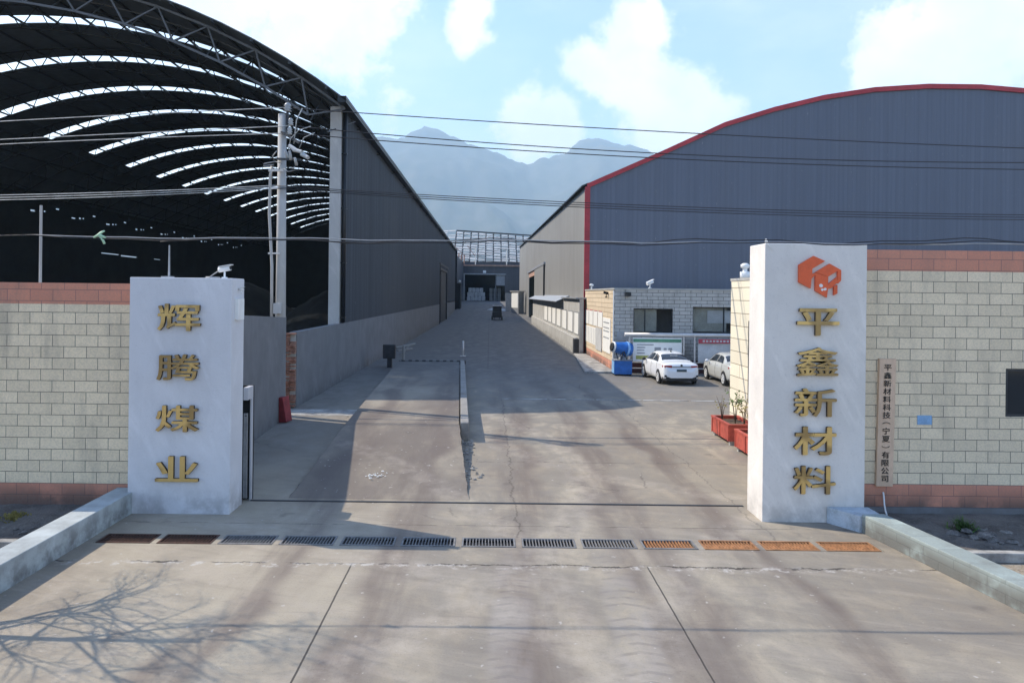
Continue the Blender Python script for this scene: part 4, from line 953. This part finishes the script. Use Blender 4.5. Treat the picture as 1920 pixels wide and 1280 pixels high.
# ================================================================== WEIGHBRIDGE
wb = thing('weighbridge', (-2.6, 30, 0), 'raised concrete weighbridge lane with a ramp at its near end', 'weighbridge')
L0, R0, L1, R1 = (-4.10, 21.4), (-.84, 21.4), (-5.0, 41.0), (-1.62, 41.0); DZ = .45
m = MB(); m.prism([L0, R0, R1, L1], .10, DZ); m.build('deck', 'deck_concrete', wb)
m = MB(); random.seed(5)
def ramp(a, s):
    y = 21.398 - s * 6.3; xl = -4.10 + .05 * s; xr = -.84 + .46 * s
    e = .05 * mnoise.noise(Vector((y * 2.2, a * 3, 4))) * (1 if a in (0, 1) else 0)
    return (xl + (xr - xl) * a + e, y, DZ * (1 - s) ** 1.05 + .004)
AA = [0, .001, .2, .4, .6, .8, .999, 1]; SS = [i / 30 for i in range(31)]
m.grid(ramp, AA, SS, False, True)
for a in (0, 1):
    m.grid(lambda k, s: (ramp(a, s)[0] + (.03 * mnoise.noise(Vector((s * 40, k, a)))), ramp(a, s)[1], ramp(a, s)[2] * k - .02 * (1 - k)), [0, 1], SS, False, a == 1)
m.build('ramp', 'deck_concrete', wb)
def gb(y0, y1):
    xa = lambda y: -.80 - .04 * (y - 21.4)
    return [(xa(y0), y0), (xa(y0) + .24, y0), (xa(y1) + .24, y1), (xa(y1), y1)]
m = MB(); m.prism(gb(21.2, 27.3), 0, .52); m.build('guard_beam', 'kerb_dirty', wb, bevel=.02)
m = MB(); m.prism(gb(27.5, 41), 0, .52); m.build('guard_beam', 'kerb_dirty', wb, bevel=.02)
m = MB(); m.box(-5.0, -1.3, 41.05, 41.5, .30, .50); m.build('end_beam', 'hazard_stripes', wb)
m = MB(); random.seed(9)
for i in range(60):        # crumbled edge of the ramp
    s = random.uniform(.02, .75); p = ramp(1, s); r = random.uniform(.015, .05)
    n0 = len(m.v); m.sphere((p[0] + random.uniform(.02, .42), p[1], r * .3), r, 6, 4, (1.2, 1, .6)); m.v[n0:] = [tuple(c + random.uniform(-.25, .25) * r for c in q) for q in m.v[n0:]]
m.sm = [False] * len(m.f); m.build('broken_edge', 'low_wall_render', wb, kind='stuff')
m = MB()
for i in range(26):
    p = at(random.gauss(703, 10), random.gauss(889, 3.5), 16.6); r = random.uniform(.012, .035)
    n0 = len(m.v); m.sphere((p.x, p.y + random.gauss(0, .12), .12 + r * .2), r, 5, 4, (1.3, 1, .5))
m.build('white_grit', 'white_paper', kind='stuff', label='spilled white grit on the ramp')
m = MB(); m.bar((-1.75, 50, -.02), (-1.75, 50, 1.05), .07, n=10, smooth=True); m.box(-1.95, -1.55, 49.85, 50.15, -.02, .05)
m.build('bollard', 'galvanised', label='pale steel bollard beyond the end of the weighbridge', cat='bollard')
bt = thing('barrier_machine', (-5.5, 42, 0), 'dusty dark barrier machine with a folded arm by the grey wall', 'barrier')
MB().box(-5.98, -5.30, 41.7, 42.2, .52, 1.30).build('cabinet', 'dark_metal', bt, bevel=.02)
MB().box(-5.75, -5.5, 41.8, 42.1, -.02, .52).build('stand', 'dark_metal', bt)
m = MB(); m.bar((-4.75, 41.2, 0), (-4.75, 41.2, 1.3), .07, n=8); m.bar((-5.2, 41.5, 1.15), (-4.2, 42.2, 1.35), .06, n=6); m.bar((-5.1, 41.4, 1.0), (-4.4, 42.4, 1.05), .05, n=6); m.bar((-4.9, 41.2, .7), (-4.5, 41.3, 1.3), .06, n=6); m.build('folded_arm', 'kerb_dirty', bt)

# ================================================================== CARS
def spline(xs, ys, x):
    if x <= xs[0]: return ys[0]
    if x >= xs[-1]: return ys[-1]
    for i in range(len(xs) - 1):
        if x <= xs[i + 1]:
            t_ = (x - xs[i]) / (xs[i + 1] - xs[i]); h = xs[i + 1] - xs[i]
            d = lambda k: 0 if k in (0, len(xs) - 1) else (ys[k + 1] - ys[k - 1]) / (xs[k + 1] - xs[k - 1])
            return (2 * t_**3 - 3 * t_**2 + 1) * ys[i] + (t_**3 - 2 * t_**2 + t_) * h * d(i) + (-2 * t_**3 + 3 * t_**2) * ys[i + 1] + (t_**3 - t_**2) * h * d(i + 1)
SY = [0, .05, .14, .45, .95, 1.25, 1.75, 2.3, 2.75, 3.15, 3.62, 4.15, 4.48, 4.62]
WD = [.60, .76, .84, .885, .90, .90, .90, .90, .90, .90, .89, .86, .78, .60]
ZB = [.36, .30, .27, .24, .22, .20, .20, .20, .20, .20, .20, .22, .25, .32]
SHD = [.62, .80, .90, .955, .965, .96, .95, .94, .93, .92, .90, .83, .74, .62]
TOP = [.66, .88, 1.02, 1.07, 1.115, 1.255, 1.42, 1.465, 1.45, 1.36, 1.08, .95, .82, .66]
def csec(y):
    w = spline(SY, WD, y); zb = spline(SY, ZB, y); sh_ = spline(SY, SHD, y); tp = spline(SY, TOP, y)
    c = max(0, min(1, (tp - sh_ - .12) / .36))       # cabin amount
    wt = w * (.80 - .16 * c); wb_ = w * (.965 - .035 * c)
    return [(0, zb), (w * .80, zb), (w * .955, zb + .05), (w, zb + (sh_ - zb) * .42), (w * .992, zb + (sh_ - zb) * .72), (w * .965, sh_), (wb_, sh_ + .03 + .0 * c), (wt, tp - .035 - .03 * c), (wt * .78, tp - .008), (0, tp + .012)]
def cpt(y, s, off=0.0):
    def P(yy, ss):
        c = csec(yy); i = min(int(ss), 8); f = ss - i; return Vector((c[i][0] + (c[i + 1][0] - c[i][0]) * f, yy, c[i][1] + (c[i + 1][1] - c[i][1]) * f))
    p = P(y, s)
    if off:
        a = P(min(y + .03, 4.61), s) - P(max(y - .03, .01), s); b = P(y, min(s + .08, 9)) - P(y, max(s - .08, 0)); n = b.cross(a).normalized()
        if n.x < -.0 and s < 8.5: n = -n
        if n.z < 0 and s >= 6.5: n = -n
        p = p + n * off
    return p
def patch(m, y0, y1, s0, s1, off, mirror=True, ny=10, ns=5, y0b=None, y1b=None):
    for sg in ((1, -1) if mirror else (1,)):
        def f(a, b):
            ya = y0 + ((y0b if y0b is not None else y0) - y0) * b; yb = y1 + ((y1b if y1b is not None else y1) - y1) * b
            p = cpt(ya + (yb - ya) * a, s0 + (s1 - s0) * b, off); return (p.x * sg, p.y, p.z)
        m.grid(f, [i / ny for i in range(ny + 1)], [j / ns for j in range(ns + 1)], True, sg > 0)
def make_car(loc, rz, paint_name, label, wing, kind):
    root = thing('parked_car', (0, 0, 0), label, 'car', 'cars parked by the guardhouse')
    O = dict(parent=root, local=True)
    m = MB(); yy = [i * 4.62 / 60 for i in range(61)]; ss = [i * .5 for i in range(19)]
    for sg in (1, -1): m.grid(lambda y, s: (cpt(y, s).x * sg, y, cpt(y, s).z), yy, ss, True, sg > 0)
    for y in (0, 4.62):
        c = csec(y); m.add([(x, y, z) for x, z in c] + [(-x, y, z) for x, z in reversed(c)], [tuple(range(20)) if y == 0 else tuple(reversed(range(20)))])
    m.build('body', paint_name, **O)
    m = MB(); patch(m, 1.12, 2.16, 6.15, 6.88, .012, y0b=1.55, y1b=2.12); m.build('side_window', 'glass_dark', **O)
    m = MB(); patch(m, 2.24, 3.42, 6.15, 6.88, .012, y1b=3.02); m.build('side_window', 'glass_dark', **O)
    m = MB(); patch(m, 1.02, 1.55, 7.15, 9, .012, ny=8); m.build('rear_window', 'glass_dark', **O)
    m = MB(); patch(m, 3.02, 3.56, 7.1, 9, .012, ny=8); m.build('windscreen', 'glass_dark', **O)
    for sg in (1, -1):
        for y, n in ((.86, 0), (3.66, 1)):
            MB().lathe((sg * .80, y, .345), [(.36, 0), (.36, .107 * sg)] if sg > 0 else [(.36, -.107), (.36, 0)], 22, 'x').build('wheel_arch', 'rubber', **O)
            a = [(.22, .0), (.325, .01), (.325, .125), (.30, .14), (.21, .14)]
            w_ = MB().lathe((sg * .775, y, .325), a if sg > 0 else [(r, -h) for r, h in reversed(a)], 24, 'x').build('wheel', 'rubber', **O)
            r_ = MB(); r_.lathe((sg * .775, y, .325), [(.225, .10), (.225, .152), (.06, .145), (.05, .158)] if sg > 0 else [(.05, -.158), (.06, -.145), (.225, -.152), (.225, -.10)], 20, 'x', False)
            r_.build('rim', 'alloy', w_, local=True)
            d_ = MB()
            for k in range(5):
                an = k * 1.2566 + .3; p = Vector((sg * .925, y + .14 * math.cos(an), .325 + .13 * math.sin(an))); d_.sphere(p, .034, 8, 6, (.12, 1, 1))
            d_.build('spoke_gap', 'rubber', w_, local=True)
    for sg in (1, -1):
        m = MB(); m.prism([(sg * x, y) for x, y in ((.44, .045), (.78, .075), (.865, .30), (.80, .30))][::sg], [.845, .82, .83, .83], [.925, .935, .945, .945]); m.build('tail_light', 'tail_red', bevel=.012, **O)
    MB().box(-.46, .46, .02, .09, .865, .90).build('light_bar', 'ink_grey', **O)
    m = MB(); m.prism([(-.86, .30), (-.70, .015), (.70, .015), (.86, .30), (.5, .5), (-.5, .5)], .21, .40); m.build('lower_bumper', 'ink', bevel=.02, **O)
    MB().box(-.235, .235, -.012, .03, .655, .765).build('number_plate', 'plate_blue', **O)
    m = MB(); m.bar((0, .015, .95), (0, .055, .95), .05, n=14, smooth=True); m.build('badge', 'dark_metal', **O)
    for sg in (1, -1):
        MB().prism([(sg * x, y) for x, y in ((.56, .02), (.80, .06), (.80, .12), (.56, .08))][::sg], .40, .49).build('bumper_vent', 'ink', **O)
    m = MB()
    for sg in (1, -1): m.sphere((sg * 1.0, 3.18, .99), .1, 10, 8, (1, .7, .75)); m.bar((sg * .86, 3.18, .95), (sg * .95, 3.18, .97), .03)
    m.build('wing_mirror', wing, **O)
    m = MB(); m.sphere((0, 1.85, 1.475), .05, 8, 6, (.6, 2, .9)); m.build('roof_antenna', 'ink', **O)
    m = MB()
    for sg in (1, -1):
        for y in (2.0, 3.0): p = cpt(y, 4.75, .012); m.bar((sg * p.x, y, p.z), (sg * p.x, y - .17, p.z), .014)
    m.build('door_handle', 'alloy' if kind else paint_name, **O)
    m = MB()
    for y in (1.20, 2.2, 3.42):
        for sg in (1, -1):
            pp = [cpt(y, s, .003) for s in (2.2, 3, 4, 5, 5.9)]; m.tube([(sg * q.x, q.y, q.z) for q in pp], .006, 4)
    m.build('door_seam', 'ink', **O)
    if kind == 0: MB().box(-.17, .17, 1.30, 1.36, 1.285, 1.315).build('brake_light', 'white_paper', **O)
    root.location = loc; root.rotation_euler = (0, 0, rz); return root
make_car((9.12, 34.95, 0), R(2.4), 'car_white', 'clean white sedan parked facing the notice rack beside the blue sprayer', 'ink', 0)
make_car((12.05, 34.3, 0), R(0), 'car_silver', 'silver sedan half hidden by the cream gatehouse wall', 'car_white', 1)

# ================================================================== DUST CANNON
dc = thing('dust_cannon', (7.0, 39.6, 0), 'blue dust spraying cannon on a blue water tank at the guardhouse corner', 'sprayer')
m = MB(); m.box(6.62, 7.55, 38.95, 39.75, .08, .80); m.build('tank', 'blue_paint', dc, bevel=.015)
m = MB(); m.box(6.60, 6.618, 39.0, 39.7, .12, .76); m.build('side_panel', 'pale_blue_paint', dc)
m = MB(); m.box(6.58, 7.59, 38.92, 39.78, .80, .83); m.build('tank_lid', 'grey_metal', dc)
for x, y in ((6.7, 39.05), (7.45, 39.05), (6.7, 39.65), (7.45, 39.65)): MB().bar((x, y, -.02), (x, y, .08), .06, n=8).build('caster', 'rubber', dc)
A = Vector((-.93, -.25, .16)).normalized(); C0 = Vector((7.08, 39.35, 1.42))
Mx = Matrix.Translation(C0) @ A.to_track_quat('Z', 'Y').to_matrix().to_4x4()
def rot_lathe(prof, n=24):
    b = MB().lathe((0, 0, 0), prof, n); b.v = [tuple(Mx @ Vector(p)) for p in b.v]; return b
rot_lathe([(.20, -.52), (.34, -.50), (.39, -.30), (.39, -.18), (.36, -.16), (.33, .10), (.27, .40), (.25, .47)]).build('barrel', 'blue_paint', dc)
rot_lathe([(.255, .47), (.285, .48), (.285, .55), (.22, .56)]).build('nozzle_ring', 'white_paint', dc)
rot_lathe([(.222, .555), (.225, .62), (.19, .63), (.02, .60)]).build('nozzle', 'ink', dc)
rot_lathe([(.392, -.30), (.405, -.28), (.405, -.20), (.392, -.18)]).build('band', 'pale_blue_paint', dc)
m = MB()
for dy in (-.28, .28): m.bar((7.0, 39.35 + dy, .83), (7.08, 39.35 + dy, 1.30), .035); m.bar((7.3, 39.35 + dy, .83), (7.12, 39.35 + dy, 1.30), .035)
m.bar((6.85, 39.2, .83), (6.75, 39.25, 1.2), .03); m.build('yoke', 'dark_metal', dc)
m = MB(); m.lathe((7.1, 39.35, .83), [(.22, 0), (.22, .06), (.15, .08), (.15, .16)], 14); m.build('turntable', 'grey_metal', dc)

# ================================================================== FORKLIFT
fk = thing('forklift', (1.25, 121, gz(121)), 'small dark forklift seen from behind far down the yard', 'forklift')
z0 = gz(121)
B = lambda m, n, mt, **k: m.build(n, mt, fk, **k)
B(MB().prism([(.45, 120.4), (2.05, 120.4), (2.05, 122.3), (.45, 122.3)], z0 + .35, z0 + 1.15), 'chassis', 'dark_metal', bevel=.05)
B(MB().prism([(.5, 119.9), (2.0, 119.9), (2.05, 120.5), (.45, 120.5)], z0 + .4, z0 + 1.3), 'counterweight', 'black_pipe', bevel=.06)
m = MB()
for x in (.55, 1.95): m.bar((x, 120.3, z0 + 1.1), (x, 120.6, z0 + 2.25), .05); m.bar((x, 122.2, z0 + 1.1), (x, 121.9, z0 + 2.25), .05)
B(m, 'guard_post', 'ink'); B(MB().box(.6, 1.9, 120.45, 120.5, z0 + 1.2, z0 + 2.2), 'cab_screen', 'ink'); B(MB().box(.5, 2.0, 120.5, 122, z0 + 2.25, z0 + 2.34), 'overhead_guard', 'galvanised', bevel=.02)
m = MB(); m.box(.95, 1.55, 120.9, 121.5, z0 + 1.15, z0 + 1.3); m.box(.95, 1.55, 120.8, 120.95, z0 + 1.3, z0 + 1.85); B(m, 'seat', 'ink', bevel=.03)
m = MB(); m.bar((.8, 122.5, z0 + .1), (.8, 122.5, z0 + 2.4), .07); m.bar((1.7, 122.5, z0 + .1), (1.7, 122.5, z0 + 2.4), .07); m.bar((.8, 122.5, z0 + 2.35), (1.7, 122.5, z0 + 2.35), .06); B(m, 'mast', 'dark_metal')
for x in (.35, 1.95):
    for y in (120.4, 122.1): B(MB().lathe((x, y, z0 + .33), [(.12, 0), (.33, .02), (.33, .2), (.12, .22)], 16, 'x'), 'wheel', 'rubber')
for x in (.85, 1.5): B(MB().box(x, x + .13, 122.6, 123.7, z0 + .12, z0 + .18), 'fork', 'dark_metal')

# ================================================================== FAR END OF THE YARD
kz = gz(140)
bo = thing('kiosk', (5.4, 140, kz), 'grey metal kiosk with a white poster on its sunny face far down the yard', 'kiosk')
MB().prism([(5.45, 139), (6.5, 140), (5.4, 143.8), (4.2, 142.6)], -.1, kz + 4.15).build('walls', 'grey_metal', bo)
MB().prism([(5.45, 138.7), (6.85, 140), (5.5, 144.2), (3.9, 142.7)], kz + 4.15, kz + 4.3).build('roof', 'low_wall_render', bo)
a_, b_ = Vector((5.45, 139)), Vector((4.2, 142.6)); nn = Vector((-(b_ - a_).y, (b_ - a_).x)).normalized() * -1
nn = nn if nn.x < 0 else -nn
p1, p2 = a_.lerp(b_, .08) + nn * .03, a_.lerp(b_, .95) + nn * .03
MB().prism([tuple(p1), tuple(p2), tuple(p2 - nn * .028), tuple(p1 - nn * .028)][::-1], kz + 1.1, kz + 3.9).build('poster', 'white_paper', bo)
MB().prism([(3.2, 147), (4.5, 147), (4.5, 148.5), (3.2, 148.5)], gz(147) - .1, gz(147) + 3.6).build('cabinet', 'grey_metal', label='small grey cabinet behind the kiosk', cat='cabinet')
MB().prism([(-.5, 150), (3.6, 146.5), (3.9, 152), (1.0, 158)], [gz(150) + .01, gz(146.5) + .01, gz(152) + .01, gz(158) + .01], [gz(150) + .05, gz(146.5) + .05, gz(152) + .05, gz(158) + .05]).build('pale_slab', 'light_bank', kind='structure')
fb_ = thing('far_warehouse', (0, 195, 2.4), 'dark warehouse with a wide open bay closing the far end of the yard', 'warehouse')
FW = 195; zf = gz(195)
wall_pieces(MB(), 'x', -22, 16, FW, FW + .3, zf - 1, 12.6, [(-6.6, 4.0, zf - 1, 9.4)]).build('front_wall', 'far_cladding', fb_)
m = MB(); m.box(-22, 16, FW + 28, FW + 28.3, zf - 1, 12.6); m.box(-22, -21.7, FW + .3, FW + 28, zf - 1, 12.6); m.box(15.7, 16, FW + .3, FW + 28, zf - 1, 12.6); m.build('rear_wall', 'shed_dark', fb_)
m = MB(); m.box(-22, 16, FW, FW + 28.3, 12.6, 12.8); m.build('ceiling', 'shed_dark', fb_)
m = MB(); m.bar((1.6, FW + .6, zf), (1.6, FW + .6, 9.4), .12); m.box(-6.9, 4.3, FW - .1, FW, 9.4, 9.7); m.box(-6.9, -6.6, FW - .1, FW, zf, 9.4); m.box(1.75, 4.0, FW + .4, FW + .5, 6.6, 9.4); m.build('bay_frame', 'grey_metal', fb_)
MB().box(-1.8, -1.0, FW - .08, FW - .002, 9.85, 10.5).build('sign_plate', 'white_paint', fb_)
random.seed(21); nb = 0
for row, (zz, xs_) in enumerate(((0, [-5.6, -4.6, -3.6, -2.6, -1.6]), (1.15, [-5.5, -4.6, -3.6, -2.6, -1.7]), (2.3, [-5.2, -4.2, -3.2, -2.2]))):
    for x in xs_:
        b = MB(); b.box(x - .46, x + .46, FW + 2 + random.uniform(-.1, .1), FW + 3, zf + zz, zf + zz + 1.12)
        b.build('bulk_bag', 'bulk_bag', label='white bulk bag stacked in the open bay of the far warehouse', cat='bag', group='bulk bags in the far warehouse', bevel=.12)
for x in (.4, 1.5, 2.6):
    for zz in (0, 1.15, 2.3):
        MB().box(x - .46, x + .46, FW + 6, FW + 7, zf + zz, zf + zz + 1.12).build('bulk_bag', 'grey_paper', label='dim grey bulk bag at the right back of the open bay', cat='bag', group='dim bulk bags in the far warehouse', bevel=.12)
# unfinished roof skeleton above it
sk = thing('roof_skeleton', (0, 205, 12.8), 'open steel roof skeleton of pale purlins above the far warehouse', 'steel frame')
RZ = lambda s, x: 13.2 + 9.0 * s + (x + 11) * -.055
m = MB()
random.seed(31)
for i in range(13):
    s = i / 12; y = 196 + 14 * s; m = MB(); x = -18.5
    while x < 15:
        x1 = x + (2.1 if x > -9.7 else 2.22); k0 = -.8 * s * max(0, (-9.6 - x) / 8.9); k1 = -.8 * s * max(0, (-9.6 - x1) / 8.9)
        if random.random() > .10:
            d = random.uniform(.26, .54); e = random.uniform(-.12, .12); a_, b_ = x + random.uniform(.05, .3), x1 - random.uniform(.05, .3); za, zb_ = RZ(s, a_) + k0 + e, RZ(s, b_) + k1 + e
            m.add([(a_, y, za), (b_, y, zb_), (b_, y + d, zb_ + d * .62), (a_, y + d, za + d * .62), (a_, y + .05, za - .08), (b_, y + .05, zb_ - .08), (b_, y + d + .05, zb_ + d * .62 - .08), (a_, y + d + .05, za + d * .62 - .08)],
                  [(0, 1, 2, 3), (7, 6, 5, 4), (3, 2, 6, 7), (0, 4, 5, 1)])
        x = x1
    z0_, z1_ = RZ(s, -9.6), RZ(s, 16)
    m.bar((-9.6, y - .05, z0_ - .12), (16, y - .05, z1_ - .12), .05); m.build('purlin', 'galvanised', sk)
for i in range(13):
    x = -9.6 + i * 2.1; m = MB()
    m.bar((x, 196.5, RZ(0, x) - .3), (x, 210.6, RZ(1, x) - .1), .24); m.bar((x, 197, RZ(0, x) - 1.2), (x, 211, RZ(1, x) - 1.6), .10)
    for j in range(9):
        s = j / 9; s2 = (j + 1) / 9
        m.bar((x, 196.5 + 14 * s, RZ(s, x) - .3), (x, 196.5 + 14 * (s + s2) / 2, RZ((s + s2) / 2, x) - 1.5), .07)
        m.bar((x, 196.5 + 14 * (s + s2) / 2, RZ((s + s2) / 2, x) - 1.5), (x, 196.5 + 14 * s2, RZ(s2, x) - .3), .07)
        if j % 2 == 0 and i < 12: m.bar((x, 196.5 + 14 * s, RZ(s, x) - .5), (x + 2.1, 196.5 + 14 * s2, RZ(s2, x) - .5), .06)
    m.build('rafter', 'dark_metal', sk)
MB().bar((-9.6, 210.2, RZ(1, -9.6) + .1), (16, 210.2, RZ(1, 16) + .1), .28).build('ridge_beam', 'dark_metal', sk)
for i in range(11):
    s = i / 10; MB().box(-18, 16, 213 + s * 10, 213.3 + s * 10, 13 + 6.5 * s, 13.25 + 6.5 * s).build('rear_purlin', 'galvanised', sk)
for x, zt, mt in ((-9.3, 17, 'rust_column'), (-8.8, 16.4, 'rust_column'), (-8.2, 15, 'rust_column'), (-7.6, 14.6, 'rust_column'), (-3.8, 16.5, 'galvanised'), (4.4, 16, 'galvanised'), (-6.8, 14.5, 'rust_column')):
    MB().bar((x, 194.7, 11.9), (x, 194.9, zt), .16).build('column', mt, sk)
m = MB(); m.bar((-9.0, 194.8, 16.4), (-6.4, 194.9, 14.0), .1); m.bar((-6, 195.5, 17), (-3.9, 194.9, 14.2), .1); m.build('brace', 'rust_column', sk)
MB().box(-22, 16, 194.6, 194.95, 11.6, 12.0).build('ring_beam', 'rust_column', sk)
m = MB(); m.sphere((-6.6, 163, 7.0), .28, 10, 6); m.bar((-6.95, 163, 6.9), (-6.6, 163, 6.9), .05); m.build('wall_lamp', 'white_paint', label='round white lamp on the dark shed wall far down the yard', cat='lamp')
MB().box(-7.3, -6.0, 152, 158, gz(155) - .3, gz(155) + 5.2).build('wall_buttress', 'shed_dark', label='dark block at the far corner of the left shed', cat='buttress')
m = MB(); m.box(-22, -6.95, 150.2, 150.6, 0, 12.5); m.box(-7.3, -6.95, 150.6, 194.8, 0, 12.4); m.build('shed_extension', 'far_cladding', label='dark clad extension joining the left shed to the far warehouse', cat='building')

# ================================================================== BARE TREE (its shadow falls over the apron)
random.seed(12)
tr_ = thing('bare_tree', (-7.75, 9.2, 0), 'bare leafless tree at the left edge whose branches shade the concrete', 'tree')
tk = MB(); br = MB(); twg = MB(); lv = MB()
def branch(p, d, L, r, depth, lean=None):
    pts = [p]; rr = [r]; n = 7 if depth == 0 else 5 if depth < 3 else 3; q = p.copy(); dd = d.copy()
    for i in range(n):
        dd = (dd + Vector((random.uniform(-.16, .16), random.uniform(-.16, .16), random.uniform(-.06, .12))) * (.35 if depth == 0 else 1)).normalized(); q = q + dd * L / n
        lim = -.668 * q.y - random.uniform(.0, .12)
        if q.x > lim: q.x = lim; dd = Vector((-abs(dd.x), dd.y, dd.z)).normalized()
        pts.append(q.copy()); rr.append(r * (1 - .70 * (i + 1) / n))
    (tk if depth == 0 else br if depth < 3 else twg).tube(pts, rr, 7 if depth == 0 else 5 if depth < 3 else 3)
    if depth >= 4: return
    kids = (15, 6, 5, 4)[depth]
    for k in range(kids):
        f = random.uniform(.35, 1.0) if depth else .22 + .78 * k / (kids - 1); i = min(int(f * n), n - 1); b = pts[i].lerp(pts[i + 1], f * n - i)
        axis = Vector((random.uniform(-1, 1), random.uniform(-1, 1), random.uniform(-.1, .5))).normalized()
        nd = (dd * (.75 if depth else .55) + axis * .85).normalized()
        if nd.z < -.1: nd.z = abs(nd.z) * .3
        branch(b, nd.normalized(), L * (random.uniform(.5, .72) if depth else random.uniform(.28, .44) * (1.25 - .5 * f)), rr[i] * (.70 if depth else .48), depth + 1)
branch(Vector((-7.75, 9.0, -.1)), Vector((-.05, .36, 1)).normalized(), 5.9, .08, 0)
tk.build('trunk', 'bark', tr_); br.build('limb', 'bark', tr_); twg.build('twigs', 'twig', tr_)
for i in range(140):
    q = Vector(random.choice(twg.v)) ; d1 = Vector((random.uniform(-1, 1), random.uniform(-1, 1), random.uniform(-1, .2))).normalized(); d2 = d1.orthogonal().normalized()
    lv.add([q, q + d1 * .03 + d2 * .015, q + d1 * .07, q + d1 * .03 - d2 * .015], [(0, 1, 2, 3)])
lv.build('leaves', 'dry_leaf', tr_)

# ================================================================== HAZE
hz = MB().box(-7000, 7000, -600, 7100, -4, 1520)
mh = bpy.data.materials.new('haze_air'); mh.use_nodes = True; nt = mh.node_tree; nt.nodes.remove(nt.nodes['Principled BSDF'])
pv = nt.nodes.new('ShaderNodeVolumePrincipled'); pv.inputs['Color'].default_value = (.62, .84, 1.0, 1); pv.inputs['Density'].default_value = .00018; pv.inputs['Anisotropy'].default_value = 0
nt.links.new(pv.outputs[0], nt.nodes['Material Output'].inputs['Volume'])
HAZE = hz.build('haze', mh, kind='stuff', label='pale blue haze before the mountains')
